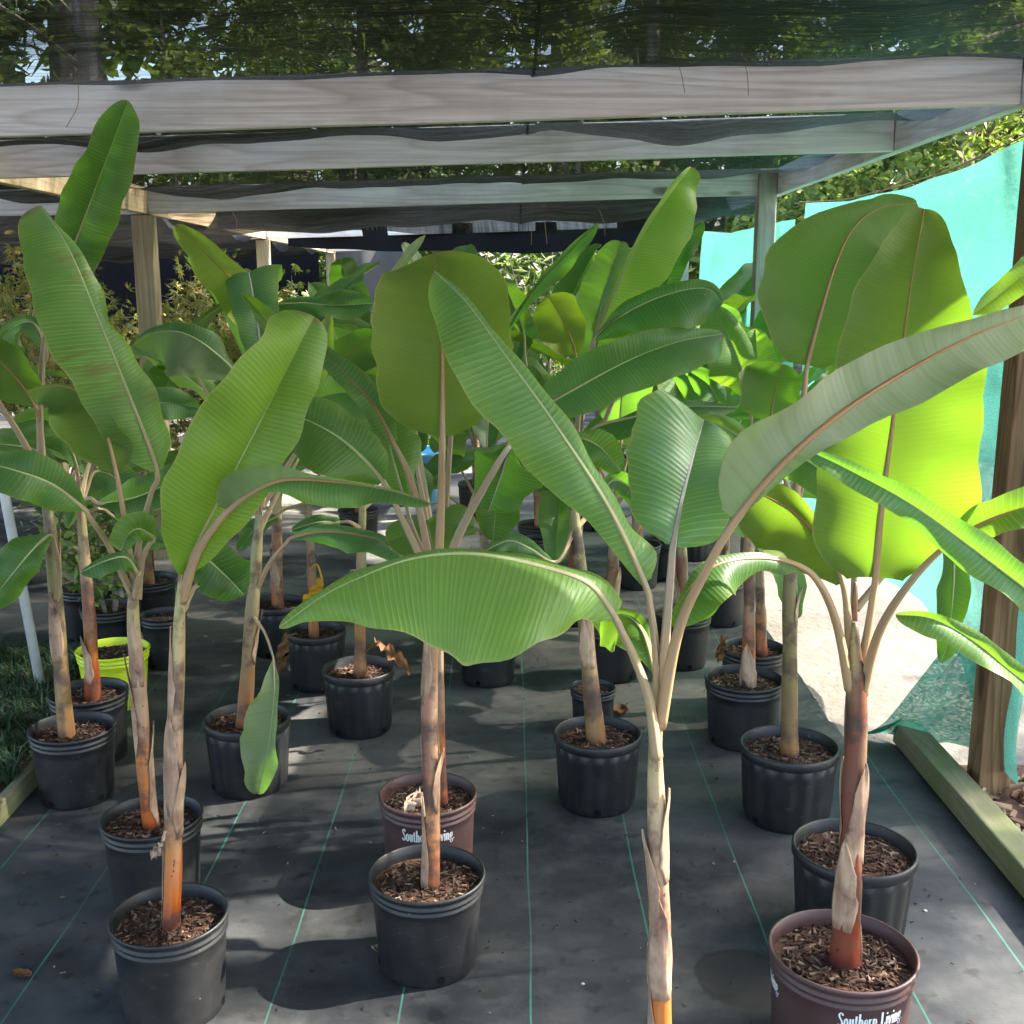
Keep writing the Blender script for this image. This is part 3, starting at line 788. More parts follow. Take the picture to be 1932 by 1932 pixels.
def new_plant(name, label, cat, group, loc, seed):
    root = empty(name, (0, 0, 0))
    tag(root, label, cat, group)
    return dict(root=root, y0=loc[1], n=0, seed=seed, loc=loc)

def stem_tube(plant, pts3, rads, tone, sheaths=(), name='pseudostem'):
    """clasping stem: slightly lumpy tube with leaf-sheath ridges"""
    C = catmull(pts3, 36); n = 20
    rng = random.Random(plant['seed'] * 7 + 3); p1, p2 = rng.uniform(0, 6), rng.uniform(0, 6)
    def rad(f):
        x = f * (len(rads) - 1); i = min(int(x), len(rads) - 2); return rads[i] + (rads[i + 1] - rads[i]) * (x - i)
    v, uv, fc = [], [], []
    L = 0.0
    for k, p in enumerate(C):
        if k: L += (p - C[k - 1]).length
        t = (C[min(k + 1, 36)] - C[max(k - 1, 0)]).normalized()
        a = (Vector((1, 0, 0)) - t * t.x).normalized(); b = t.cross(a)
        f = k / 36; r = rad(f) * (1.0 + 0.03 * math.sin(f * 23 + p1))
        for j in range(n):
            an = 2 * math.pi * j / n
            # spiral overlap edge of the wrapped sheaths
            sp = ((an / 6.283 + f * 1.6 + p2) % 1.0)
            rr = r * (1 + 0.07 * sp)
            v.append(p + (a * math.cos(an) + b * math.sin(an)) * rr)
            uv.append((an / 6.283 * 0.14 if j < n // 2 else (1 - an / 6.283) * 0.14 + 0.011, L))
    for k in range(36):
        for j in range(n):
            q = k * n; fc.append((q + j, q + (j + 1) % n, q + n + (j + 1) % n, q + n + j))
    fc.append(tuple(36 * n + j for j in range(n)))
    o = obj_from(name, v, fc, M['stem'], plant['root'], True)
    uvlayer(o.data, 'metric', [(a, b / max(L, 0.01) * 1.0) for a, b in uv])
    o.color = (*tone, 1)
    # papery old sheaths, each split into a free point
    for (f0, f1, an0, spread, flare) in sheaths:
        sv, sf, m, nn = [], [], 10, 9
        for i in range(m + 1):
            g = i / m; f = f0 + (f1 - f0) * g
            kk = min(int(f * 36), 35); p = C[kk].lerp(C[kk + 1], f * 36 - kk)
            t = (C[kk + 1] - C[kk]).normalized(); a = (Vector((1, 0, 0)) - t * t.x).normalized(); b = t.cross(a)
            w = spread * (1 + 0.25 * noise.noise(Vector((g * 9, an0 * 3, f0 * 7)))) * (1 - g ** 1.7) * (0.55 + 0.45 * min(1, g * 4)) + 0.04
            out = rad(f) * (1.03 + 0.09 * min(1, g * 3) + 0.6 * flare * g ** 3.0)
            for j in range(nn + 1):
                an = an0 + (j / nn - 0.5) * w
                edge = 0.10 * rad(f) * (abs(j / nn - 0.5) * 2) ** 3
                sv.append(p + (a * math.cos(an) + b * math.sin(an)) * (out + edge + 0.05 * rad(f) * math.sin(7 * g + j)))
        for i in range(m):
            for j in range(nn):
                q = i * (nn + 1) + j; sf.append((q, q + 1, q + nn + 2, q + nn + 1))
        so = obj_from('dry_sheath', sv, sf, M['sheath_skin'], o, True)
        sol = so.modifiers.new('thick', 'SOLIDIFY'); sol.thickness = 0.0014
    return o

def px_stem(plant, pts, tone=(0.3, 1, 0), sheaths=(), flare=1.25):
    Y = plant['y0']
    p3 = [P(p[0], p[1], Y + (p[3] if len(p) > 3 else 0)) for p in pts]
    rads = [p[2] * 0.80 * mpp(q) for p, q in zip(pts, p3)]
    d = (p3[0] - p3[1]).normalized()
    e = (p3[-1] - p3[-2]).normalized()
    p3 = [p3[0] + d * 0.03] + p3 + [p3[-1] + e * 0.07]; rads = [rads[0] * flare] + rads + [rads[-1] * 0.35]
    return stem_tube(plant, p3, rads, tone, sheaths)

# ------------------------------------------------------------------ ground
def sheet(name, x0, x1, y0, y1, z, mat, nx=2, ny=2, amp=0.0):
    v = [(x0 + (x1 - x0) * i / nx, y0 + (y1 - y0) * j / ny, z + (amp * noise.noise(Vector((i * .7, j * .7, z))) if amp else 0)) for j in range(ny + 1) for i in range(nx + 1)]
    f = [(j * (nx + 1) + i, j * (nx + 1) + i + 1, (j + 1) * (nx + 1) + i + 1, (j + 1) * (nx + 1) + i) for j in range(ny) for i in range(nx)]
    return obj_from(name, v, f, mat, None, amp > 0)
struct(sheet('ground', -150, 150, -60, 200, -0.010, M['sand'])) 
def fabric():
    nx, ny = 60, 120; v, f = [], []
    for j in range(ny + 1):
        for i in range(nx + 1):
            y = -2 + 17 * j / ny
            xe = 1.43 if y < 3.85 else (1.43 - (y - 3.85) * 0.9 if y < 4.1 else 1.205 + 0.03 * noise.noise(Vector((y * 1.7, 3, 0))))
            x = -6 + (xe + 6) * i / nx
            z = 0.006 * (0.5 + noise.noise(Vector((x * 2.2, y * 1.4, 0)))) + 0.003 * noise.noise(Vector((x * 7, y * 3.0, 2)))
            if i == nx and y > 4.1: z += 0.022 + 0.02 * noise.noise(Vector((y * 5, 1, 1)))
            v.append((x, y, z))
    for j in range(ny):
        for i in range(nx):
            a = j * (nx + 1) + i; f.append((a, a + 1, a + nx + 2, a + nx + 1))
    return struct(obj_from('weed_fabric_ground', v, f, M['fabric'], None, True))
fabric()

# ------------------------------------------------------------------ timber frame
def zbot(x, y): return 2.12 - 0.020 * (y - 3.5) + 0.029 * x
BH = 0.14
XL, XR = -2.07, 1.50
RY = [-1.2, 0.36, 1.93, 3.5, 4.62, 6.64, 8.21, 9.78, 11.35, 12.9, 14.5]
def beam_between(name, p, q, w, h, mat, parent=None):
    """board whose lower centre line runs from p to q"""
    p, q = Vector(p), Vector(q); c = (p + q) / 2; t = (q - p); L = t.length; t.normalize()
    sd = t.cross(Vector((0, 0, 1))).normalized(); up = sd.cross(t)
    along_x = abs(t.x) > abs(t.y)
    mb = MB()
    rng = random.Random(int(abs(p.x * 91 + p.y * 37) * 10))
    nseg = 14
    for i in range(nseg + 1):
        a = -L / 2 + L * i / nseg
        jz = 0.004 * noise.noise(Vector((a * 1.3, p.y * 3, p.x)))
        for s_, u_ in ((-1, 0), (1, 0), (1, 1), (-1, 1)):
            mb.v.append(t * a + sd * s_ * w / 2 + up * (u_ * h + jz))
    for i in range(nseg):
        k = i * 4
        for j in range(4): mb.f.append((k + j, k + (j + 1) % 4, k + 4 + (j + 1) % 4, k + 4 + j))
    mb.f.append((3, 2, 1, 0)); e = nseg * 4; mb.f.append((e, e + 1, e + 2, e + 3))
    o = mb.build(name, mat, parent); o.location = c
    me = o.data; bm = bmesh.new(); bm.from_mesh(me); bmesh.ops.recalc_face_normals(bm, faces=bm.faces); bm.to_mesh(me); bm.free()
    return bevel(o, 0.004)
ordn = ['', 'second ', 'third ', 'fourth ', 'fifth ', 'sixth ', 'seventh ', 'eighth ']
rl = {3: 'weathered grey rafter spanning wide above the tall front banana leaves', 4: 'weathered rafter with brown streaks, next behind the widest front rafter',
      5: 'plain grey rafter meeting the first pale cream post', 6: 'reddish rafter behind the first pale cream post', }
for k, y in enumerate(RY):
    if y > 14 : continue
    p = (XL + 0.024, y, zbot(XL, y)); q = (XR - 0.024, y, zbot(XR, y))
    o = beam_between('rafter', p, q, 0.04, BH, M['wood_grey'])
    tag(o, rl.get(k, 'grey rafter carrying the black shade cloth'), 'rafter', 'rafters under the shade cloth')
    if y > 4:
        o = beam_between('rafter', (-6.0, y, zbot(-4, y)), (XL - 0.024, y, zbot(XL, y)), 0.04, BH, M['wood_grey'])
        tag(o, 'grey rafter of the side bay left of the cream beam', 'rafter', 'rafters of the side bay')
o = beam_between('side_beam', (XL, -1.3, zbot(XL, -1.3) - .002), (XL, 13.7, zbot(XL, 13.7) - .002), 0.045, BH + .004, M['wood_new'])
tag(o, 'pale cream side beam running back over the wooden posts', 'beam')
o = beam_between('side_beam', (XR, -1.3, zbot(XR, -1.3) - .002), (XR, 11.5, zbot(XR, 11.5) - .002), 0.045, BH + .004, M['wood_grey_y'])
tag(o, 'pale grey side beam above the green mesh curtain', 'beam')
def post(x, y, w, ztop, mat, label):
    mb = MB(); mb.box((-w / 2, -w / 2, -0.0), (w / 2, w / 2, ztop))
    o = mb.build('post', M[mat]); o.location = (x, y, -0.005); bevel(o, 0.005)
    return tag(o, label, 'post', 'wooden posts of the shade house')
pb_ = G(1843, 1490)
post(XR + 0.075, 3.50, 0.105, zbot(XR, 3.5) + 0.10, 'wood_post_brown', 'thick brown post standing on the mossy timber sill beside the green curtain')
post(XR - 0.075, 6.62, 0.10, zbot(XR, 6.62) + 0.14, 'wood_post_grey', 'grey post between the two green curtain panels')
post(XR - 0.075, 9.78, 0.10, zbot(XR, 9.78) + 0.14, 'wood_post_grey', 'grey post at the far end of the green curtain')
post(XL - 0.01, 6.64, 0.112, zbot(XL, 6.64) - 0.005, 'wood_post', 'knotty cream post in front of the maple')
post(XL - 0.01, 9.78, 0.10, zbot(XL, 9.78) - 0.005, 'wood_post', 'wooden post in front of the black cloth wall')
post(XL - 0.01, 13.4, 0.10, zbot(XL, 13.4) - 0.005, 'wood_post', 'wooden post beside the grey cloth panel')
post(XL - 0.01, 0.36, 0.10, zbot(XL, .36) - 0.005, 'wood_post', 'wooden post out in front of the banana rows')
post(XR + 0.075, 0.36, 0.105, zbot(XR, .36) + 0.1, 'wood_post_brown', 'brown post at the front end of the timber sill')

# ------------------------------------------------------------------ shade cloth
def shade(xa, xb, y0, y1, label, seed, drop=0.0):
    v, f = [], []
    nx = int((xb - xa) / 0.045); 
    ys = []
    bays = [y for y in RY if y0 - .01 <= y <= y1 + .01]
    for a, b in zip(bays, bays[1:]):
        ys += [a + (b - a) * i / 14 for i in range(14)]
    ys.append(bays[-1])
    for y in ys:
        k = max(i for i, b in enumerate(bays) if b <= y + 1e-6); k = min(k, len(bays) - 2)
        s = (y - bays[k]) / (bays[k + 1] - bays[k])
        for i in range(nx + 1):
            x = xa + (xb - xa) * i / nx
            w = noise.noise(Vector((x * 2.5 + seed, bays[k] * 5.1, 0.3))) * 0.052 + noise.noise(Vector((x * 4.3, bays[k] * 3.7 + seed, 7))) * 0.02
            sag = (0.085 if bays[k] < 3 else 0.098 if bays[k] < 6 else 0.20) + w + drop
            # slack is greatest just in front of the far rafter
            z = zbot(x, y) + BH + 0.006 - sag * (math.sin(math.pi * s ** 1.25)) ** 0.8
            z += 0.010 * noise.noise(Vector((x * 1.5, y * 7.0, seed))) * math.sin(math.pi * s)
            # gathered folds beside the seam
            e = min(abs(x - 0.05) / 0.22, 1.0)
            z -= (1 - e) ** 2 * 0.012 * math.sin(math.pi * s) * (1 + math.sin(y * 21))
            v.append((x, y, z))
    n = nx + 1
    for j in range(len(ys) - 1):
        for i in range(nx):
            a = j * n + i; f.append((a, a + 1, a + n + 1, a + n))
    o = obj_from('shade_cloth', v, f, M['shade'], None, True)
    return tag(o, label, 'shade cloth', 'shade cloth sheets over the roof')
shade(XL - 0.02, 0.058, RY[0], RY[6], 'black shade cloth sagging between rafters left of the seam', 1.0)
shade(0.050, XR + 0.02, RY[0], RY[6], 'black shade cloth sagging between rafters right of the seam', 1.0, 0.004)
shade(-6.0, XL - 0.03, RY[1], RY[9], 'black shade cloth over the side bay beyond the cream beam', 3.0)
def valance(xa, xb, y, z0, z1, label, mat, name='cloth_wall', sagz=0.0, cat='cloth'):
    v, f = [], []; nx, nz = 60, 14
    for j in range(nz + 1):
        for i in range(nx + 1):
            u = i / nx; x = xa + (xb - xa) * u
            zt = z1 - sagz * math.sin(math.pi * u)
            zb_ = z0 + 0.03 * noise.noise(Vector((x * 2, y, 1))) - sagz * math.sin(math.pi * u)
            z = zb_ + (zt - zb_) * j / nz
            v.append((x, y + 0.05 * noise.noise(Vector((x * 3.1, z * 0.6, y))) + 0.03 * math.sin(x * 9 + z), z))
    for j in range(nz):
        for i in range(nx):
            a = j * (nx + 1) + i; f.append((a, a + 1, a + nx + 2, a + nx + 1))
    o = obj_from(name, v, f, mat, None, True)
    return tag(o, label, cat)
valance(XL, XR, RY[6] + 0.06, zbot(0, 8.2) - 0.06, zbot(0, 8.2) + 0.16, 'dark cloth edge hanging from the reddish rafter at the roof end', M['shade'], 'cloth_valance', 0.03, 'cloth')
valance(XL + .2, XR - .1, RY[7], zbot(0, 9.8) - 0.12, zbot(0, 9.8) + 0.12, 'black cloth roll hanging in a shallow curve at the far roof end', M['blackcloth'], 'cloth_valance', 0.05, 'cloth')
valance(-7.5, -2.35, 14.2, 0.0, 2.0, 'black cloth wall behind the maple and the pale posts', M['blackcloth'])
valance(-2.15, -1.15, 13.6, 0.35, 1.95, 'grey cloth panel hanging beside the farthest pale post', M['greycloth'])

# ------------------------------------------------------------------ green mesh curtain
def curtain():
    top_px = [(2300, 60), (2080, 190), (1932, 266), (1800, 325), (1700, 356), (1600, 380), (1490, 384)]
    top2 = [(1447, 423), (1380, 440), (1305, 434)]
    X = XR + 0.13
    T = [PX(a, b, X) for a, b in top_px]; T2 = [PX(a, b, X - .02) for a, b in top2]
    T = sorted([(p.y, p.z) for p in T]); T2 = sorted([(p.y, p.z) for p in T2])
    def lerp(tab, y):
        if y <= tab[0][0]: return tab[0][1]
        for (a, x), (b, z) in zip(tab, tab[1:]):
            if y <= b: return x + (z - x) * (y - a) / (b - a)
        return tab[-1][1]
    root = empty('mesh_curtain', (X, 5, 0)); tag(root, 'teal green mesh curtain hung along the open side behind brown post', 'curtain')
    def panel(tab, y0, y1, hem, name, x0, ny, parent, fold=0.05):
        nz = 40; v, f = [], []
        for i in range(ny + 1):
            y = y0 + (y1 - y0) * i / ny
            zt, zb_ = lerp(tab, y), hem(y)
            for j in range(nz + 1):
                g = j / nz; z = zb_ + (zt - zb_) * g
                ff = fold * (1 - g * 0.75)
                x = x0 + ff * (math.sin(y * 8.5 + z * 1.6) * 0.6 + noise.noise(Vector((y * 2.3, z * 0.8, 4))) * 1.4) + 0.03 * noise.noise(Vector((y * 1.1 + z * 2.0, z * 2.6 - y, 9)))
                v.append((x, y, z))
        for i in range(ny):
            for j in range(nz):
                a = i * (nz + 1) + j; f.append((a, a + 1, a + nz + 2, a + nz + 1))
        o = obj_from(name, v, f, M['curtain'], None, True); o.parent = parent
        o.matrix_parent_inverse = Matrix.Translation(-Vector(parent.location)); return o
    hem1 = lambda y: 0.10 if y < 3.75 else (0.10 + (y - 3.75) * 0.9 if y < 4.05 else 0.37 + 0.02 * math.sin(y * 4))
    panel(T, 3.34, 6.58, hem1, 'near_panel', X, 130, root)
    panel(T2, 6.68, 9.9, lambda y: 0.30 + .03 * math.sin(y * 3), 'far_panel', X - .02, 110, root)
    # the loose corner swept inwards over the sill
    v, f = [], []; n1, n2 = 34, 24
    A, B = Vector((1.50, 3.72, 0.47)), Vector((1.62, 3.56, 0.40))
    Cc, D = Vector((1.27, 3.98, 0.012)), Vector((1.66, 3.60, 0.10))
    for i in range(n1 + 1):
        for j in range(n2 + 1):
            a, b = i / n1, j / n2
            p = A.lerp(B, b).lerp(Cc.lerp(D, b ** 1.3), a)
            bow = math.sin(math.pi * a) * 0.10 * (1 - b)
            p += Vector((0.03 * math.sin(9 * b + 3 * a), -0.02 * math.sin(14 * b), 0.03 * math.sin(8 * b + 5 * a) * a * (1 - a) * 4))
            p += Vector((-bow * 0.25, 0, -bow * 0.9))
            p.z = max(p.z, 0.012); v.append(p)
    for i in range(n1):
        for j in range(n2):
            a = i * (n2 + 1) + j; f.append((a, a + 1, a + n2 + 2, a + n2 + 1))
    o = obj_from('loose_corner', v, f, M['curtain'], None, True); o.parent = root; o.matrix_parent_inverse = Matrix.Translation(-Vector(root.location))
    mb = MB(); mb.tube([Vector((X - 0.02, y, lerp(T, y) + .006)) for y in [3.3 + 3.3 * k / 20 for k in range(21)]], 0.003, 6)
    o = mb.build('top_cord', M['needle']); o.parent = root; o.matrix_parent_inverse = Matrix.Translation(-Vector(root.location))
curtain()

# sill timber and wood chips outside it
s0, s1 = G(1712, 1392, 0.0), G(1985, 1740, 0.0)
mb = MB()
def sill():
    p, q = Vector((1.475, 3.86, 0.0)), Vector((1.475, 0.2, 0.0))
    mb = MB(); L = 3.66
    mb.box((-0.045, -L / 2, 0), (0.045, L / 2, 0.085)); o = mb.build('sill_timber', M['wood_sill']); o.location = (1.455, 3.90 - L / 2, 0.006); bevel(o, 0.006)
    o.rotation_euler = (0, 0, math.radians(0.6))
    return tag(o, 'mossy green timber sill lying on the ground in front of brown post', 'timber')
sill()
def chips():
    rng = random.Random(3); mb = MB()
    for _ in range(5200):
        x, y = rng.uniform(1.50, 3.2), rng.uniform(1.2, 3.62)
        z = 0.012 + 0.03 * abs(rng.gauss(0, .5))
        l, w, t = rng.uniform(.012, .034), rng.uniform(.004, .011), rng.uniform(.001, .004)
        R = Matrix.Rotation(rng.uniform(0, 6.28), 3, 'Z') @ Matrix.Rotation(rng.gauss(0, .35), 3, 'X') @ Matrix.Rotation(rng.gauss(0, .35), 3, 'Y')
        i = len(mb.v); c = Vector((x, y, z))
        for q in ((-l, -w, -t), (l, -w * .4, -t), (l, w, -t), (-l, w * .6, -t), (-l, -w, t), (l * .8, -w, t), (l, w * .5, t), (-l, w, t)): mb.v.append(c + R @ Vector(q))
        mb.f += [tuple(i + k for k in q) for q in ((4, 5, 6, 7), (0, 1, 5, 4), (1, 2, 6, 5), (2, 3, 7, 6), (3, 0, 4, 7))]
    o = mb.build('wood_chips', M['chip']); stuff(o); tag(o, 'pale brown wood chips strewn outside the mossy timber', 'wood chips')
    b = sheet('chip_bed', 1.50, 3.3, 1.0, 3.70, 0.006, M['soil'], 20, 20, 0.01); struct(b)
chips()

# ------------------------------------------------------------------ the banana plants of the front rows
BG = 'potted banana plants in rows'
def plant_px(label, rim, seed, kind='ring', mat='pot', h=0.245, taper=0.84, prints=(), loc=None, R=None, group=BG):
    if loc is None: loc, R0 = pot_at(*rim, h=h); R = R or R0
    pl = new_plant('potted_banana_plant', label, 'banana plant', group, loc, seed)
    make_pot(pl['root'], loc, R, h, kind, mat, taper, rot=seed * 1.3, print_angles=prints)
    return pl
GR = dict(bright=(0.62, 1.0, 0.05), mid=(0.30, 1.0, 0.10), dark=(0.06, 0.85, 0.12), blue=(0.10, 1.0, 0.55), pale=(0.45, 1.05, 0.45), yel=(0.95, 1.05, 0.0), olive=(0.45, 0.80, 0.0))

# A: black pot at the front, tall pink-tan stem, two bright leaves
A = plant_px('banana plant, orange stem base in ringed black pot, bright leaf standing over its arched one', (208, 430, 1655, 1790), 1)
px_stem(A, [(322, 1768, 19), (328, 1600, 19), (328, 1450, 20), (333, 1300, 19), (338, 1180, 17), (342, 1105, 13)], (0.25, 1.05, 0.0),
        [(0.02, 0.36, 2.4, 2.6, 0.9), (0.34, 0.62, 4.4, 3.0, 0.7), (0.30, 0.50, 5.9, 2.2, 0.8), (0.58, 0.83, 3.6, 2.6, 0.5)])
px_leaf(A, [(338, 1160, 0), (340, 1115, 0)], [(345, 1088, 0), (385, 1000, -.03), (460, 855, -.04), (522, 735, -.01), (592, 597, .06)],
        [(0, 8), (.12, 60), (.3, 100), (.5, 108), (.7, 98), (.88, 78), (.96, 55), (1, 0)], [(0, 8), (.15, 40), (.4, 76), (.6, 78), (.8, 66), (.93, 44), (1, 0)], 22, 14, tone=(1.0, 1.4, 0.0), r0=.010)
px_leaf(A, [(342, 1135, 0), (372, 1045, -.03), (408, 990, -.06)], [(430, 965, -.07), (470, 934, -.10), (535, 906, -.15), (640, 910, -.22), (735, 926, -.28), (814, 950, -.30)],
        [(0, 20), (.08, 52), (.18, 60), (.32, 28), (.45, 10), (.7, 5), (1, 0)], [(0, 3), (.2, 8), (.35, 26), (.55, 46), (.75, 40), (.9, 20), (1, 0)], 12, 25, up=(-1, 1), tone=(0.22, 1.0, 0.40), rib='rib_brown', r0=.0125)
px_leaf(A, [(342, 1120, .05), (352, 1060, .09)], [(352, 1040, .10), (390, 1055, .13), (425, 1085, .15), (460, 1122, .17)], [(0, 10), (.3, 42), (.6, 52), (1, 0)], [(0, 10), (.3, 48), (.6, 52), (1, 0)], 10, 5, up=1, tone=GR['dark'])
px_leaf(A, [(344, 1150, .06), (360, 1120, .1)], [(372, 1105, .12), (410, 1100, .16), (452, 1075, .18)], [(0, 6), (.5, 22), (1, 0)], [(0, 6), (.5, 18), (1, 0)], 30, 30, up=1, tone=GR['dark'])

# B: behind A, leaning stem, the long striped leaf
B = plant_px('banana plant with leaning pink-tan stem and long striped leaf flecked with brown', (192, 380, 1485, 1590), 2)
px_stem(B, [(285, 1556, 17), (272, 1440, 18), (262, 1300, 17), (252, 1180, 16), (252, 1100, 13)], (0.35, 1.0, 0.0),
        [(0.05, 0.42, 0.2, 2.8, 0.8), (0.30, 0.66, 3.4, 2.6, 0.9), (0.55, 0.8, 5.0, 2.4, .5)])
px_leaf(B, [(256, 1120, 0), (263, 1020, 0), (285, 930, 0)], [(296, 888, 0), (245, 750, -.02), (185, 600, -.02), (130, 470, .03), (76, 388, .09)],
        [(0, 10), (.1, 58), (.25, 84), (.45, 98), (.65, 100), (.82, 82), (.93, 58), (1, 0)], [(0, 14), (.08, 50), (.22, 46), (.4, 40), (.6, 28), (.8, 12), (.93, 5), (1, 0)], 10, -35, tone=(0.42, 1.25, 0.22), r0=.011, damage=1.0)
px_leaf(B, [(252, 1090, 0), (238, 1000, -.04), (224, 915, -.06)], [(219, 890, -.06), (197, 805, -.06), (165, 752, -.05), (115, 728, -.02), (50, 738, .03)],
        [(0, 10), (.15, 62), (.4, 88), (.6, 66), (.8, 36), (1, 0)], [(0, 10), (.12, 42), (.3, 22), (.5, 8), (.8, 4), (1, 0)], 18, 12, up=-1, tone=(0.40, 0.85, 0.0), rib='rib_brown', r0=.010)
px_leaf(B, [(248, 1120, 0), (205, 1030, -.06), (168, 975, -.1)], [(158, 960, -.11), (100, 915, -.16), (30, 888, -.2), (-70, 862, -.2)], [(0, 8), (.2, 38), (.5, 50), (1, 0)], [(0, 8), (.2, 30), (.5, 45), (1, 0)], 22, -10, tone=(0.25, 0.95, 0.35))
px_leaf(B, [(254, 1130, 0), (262, 1085, -.03)], [(258, 1080, -.03), (238, 1052, -.06), (200, 1058, -.1), (152, 1080, -.12)], [(0, 5), (.4, 30), (.7, 26), (1, 0)], [(0, 5), (.4, 10), (1, 0)], 20, -30, tone=GR['blue'])
px_leaf(B, [(260, 1130, .0), (268, 1060, -.02), (280, 1030, -.03)], [(290, 1015, -.03), (262, 998, -.07), (240, 1012, -.1), (228, 1040, -.12)], [(0, 8), (.4, 25), (1, 0)], [(0, 8), (.4, 36), (.8, 30), (1, 0)], 20, 10, tone=GR['mid'])

# C: olive stem in the ringed pot by the pipe, tall glossy leaf
Cp = plant_px('banana plant with olive stem beside metal pipe, tall dark glossy leaf standing highest', (57, 215, 1325, 1415), 3)
px_stem(Cp, [(126, 1388, 17), (115, 1260, 17), (105, 1130, 16), (96, 1010, 15), (82, 900, 12)], (0.0, 0.95, 0.9), [(0.55, 0.75, 0.4, 2.0, 0.8), (0.3, 0.55, 4.6, 2.4, 0.3)])
px_leaf(Cp, [(84, 920, 0), (76, 780, 0), (82, 650, .02)], [(100, 560, -.02), (138, 468, -.08), (188, 335, -.15), (242, 190, -.22)],
        [(0, 12), (.15, 36), (.4, 48), (.65, 50), (.85, 36), (1, 0)], [(0, 10), (.15, 54), (.35, 52), (.6, 62), (.85, 36), (1, 0)], 12, 18, tone=(0.10, 1.0, 0.12), r0=.013)
px_leaf(Cp, [(104, 1150, 0), (112, 1080, -.05), (104, 1030, -.08)], [(94, 1010, -.1), (60, 1040, -.13), (22, 1085, -.16), (-30, 1150, -.16)], [(0, 8), (.3, 32), (.7, 34), (1, 0)], [(0, 8), (.3, 46), (.6, 58), (1, 0)], 5, -20, tone=GR['mid'])
px_leaf(Cp, [(84, 930, 0), (50, 845, -.06), (0, 762, -.1)], [(-12, 745, -.1), (-60, 660, -.15), (-120, 600, -.2)], [(0, 8), (.5, 50), (1, 0)], [(0, 8), (.5, 50), (1, 0)], tone=GR['mid'], r0=.014)
px_leaf(Cp, [(76, 880, .02), (72, 800, .0)], [(66, 765, -.04), (24, 706, -.08), (-40, 650, -.1)], [(0, 8), (.3, 45), (.7, 45), (1, 0)], [(0, 8), (.3, 40), (.7, 40), (1, 0)], 20, 20, up=-1, tone=(0.35, 0.8, 0.0), rib='rib_brown')
px_leaf(Cp, [(80, 900, .05), (100, 880, .1)], [(116, 890, .1), (70, 850, .12), (0, 838, .15), (-60, 840, .15)], [(0, 8), (.3, 38), (.7, 38), (1, 0)], [(0, 8), (.3, 16), (1, 0)], 20, -30, tone=(0.4, 1, 0.1))
px_leaf(Cp, [(78, 740, .05), (82, 690, .1)], [(88, 665, .12), (64, 610, .18), (20, 622, .24), (-30, 690, .28)], [(0, 8), (.4, 45), (.8, 40), (1, 0)], [(0, 8), (.5, 14), (1, 0)], 20, -20, tone=(0.08, 0.95, 0.45))

# D: red stem behind C
D = plant_px('banana plant with red-brown stem in black pot in front of the lime green pot', (93, 240, 1265, 1340), 4)
px_stem(D, [(175, 1305, 15), (170, 1180, 14), (160, 1060, 13), (150, 930, 10)], (1.0, 0.95, 0.1), [(0.1, 0.3, 4.0, 3.0, 1.0)])
px_leaf(D, [(152, 960, 0), (165, 920, .05)], [(180, 890, .08), (215, 900, .1), (250, 950, .1), (265, 1000, .1)], [(0, 8), (.4, 40), (.8, 30), (1, 0)], [(0, 8), (.4, 45), (.8, 30), (1, 0)], tone=GR['dark'])
px_leaf(D, [(150, 950, 0), (170, 940, -.05)], [(190, 950, -.06), (250, 940, -.1), (310, 915, -.1), (360, 880, -.1)], [(0, 8), (.4, 35), (.8, 30), (1, 0)], [(0, 8), (.4, 35), (.8, 30), (1, 0)], 0, 30, tone=(0.15, 0.8, 0.1))
px_leaf(D, [(152, 970, 0), (190, 960, .1)], [(215, 975, .1), (260, 1010, .1), (320, 1030, .1)], [(0, 8), (.5, 28), (1, 0)], [(0, 8), (.5, 25), (1, 0)], tone=GR['dark'])
px_leaf(D, [(150, 950, 0), (140, 900, .05)], [(145, 880, .05), (120, 820, .05), (80, 790, .05), (20, 800, .05)], [(0, 8), (.5, 40), (1, 0)], [(0, 8), (.5, 25), (1, 0)], tone=GR['mid'])
px_leaf(D, [(152, 940, 0), (170, 870, .1), (200, 820, .15)], [(230, 790, .2), (300, 760, .25), (380, 770, .3)], [(0, 8), (.5, 30), (1, 0)], [(0, 8), (.5, 35), (1, 0)], tone=GR['blue'])

# E: mid-left, one faded leaf hanging straight down
E_ = plant_px('banana plant in ribbed black pot with one faded leaf hanging straight down', (385, 547, 1318, 1387), 5, 'rib')
px_stem(E_, [(460, 1370, 17), (468, 1260, 16), (476, 1150, 16), (484, 1040, 14), (490, 960, 11)], (0.2, 0.9, 0.7), [(0.3, 0.52, 0.2, 2.4, 0.6)])
px_leaf(E_, [(480, 1165, -.02), (500, 1195, -.10), (514, 1235, -.17)], [(516, 1248, -.19), (517, 1310, -.21), (506, 1410, -.21), (487, 1498, -.20)], [(0, 3), (.15, 8), (.5, 12), (.8, 20), (1, 0)], [(0, 4), (.15, 24), (.4, 52), (.65, 50), (.85, 34), (1, 0)], 35, 12, up=-1, tone=(0.35, 0.90, 0.60), r0=.006, wav=3.0)
px_leaf(E_, [(484, 1110, 0), (512, 1058, -.04), (540, 1025, -.06)], [(552, 1014, -.06), (610, 1003, -.1), (680, 1010, -.16), (735, 1028, -.2), (774, 1060, -.22)], [(0, 5), (.3, 14), (.7, 12), (1, 0)], [(0, 5), (.3, 24), (.6, 42), (.85, 28), (1, 0)], -20, 20, tone=(0.05, 0.95, 0.5), rib='rib_brown')
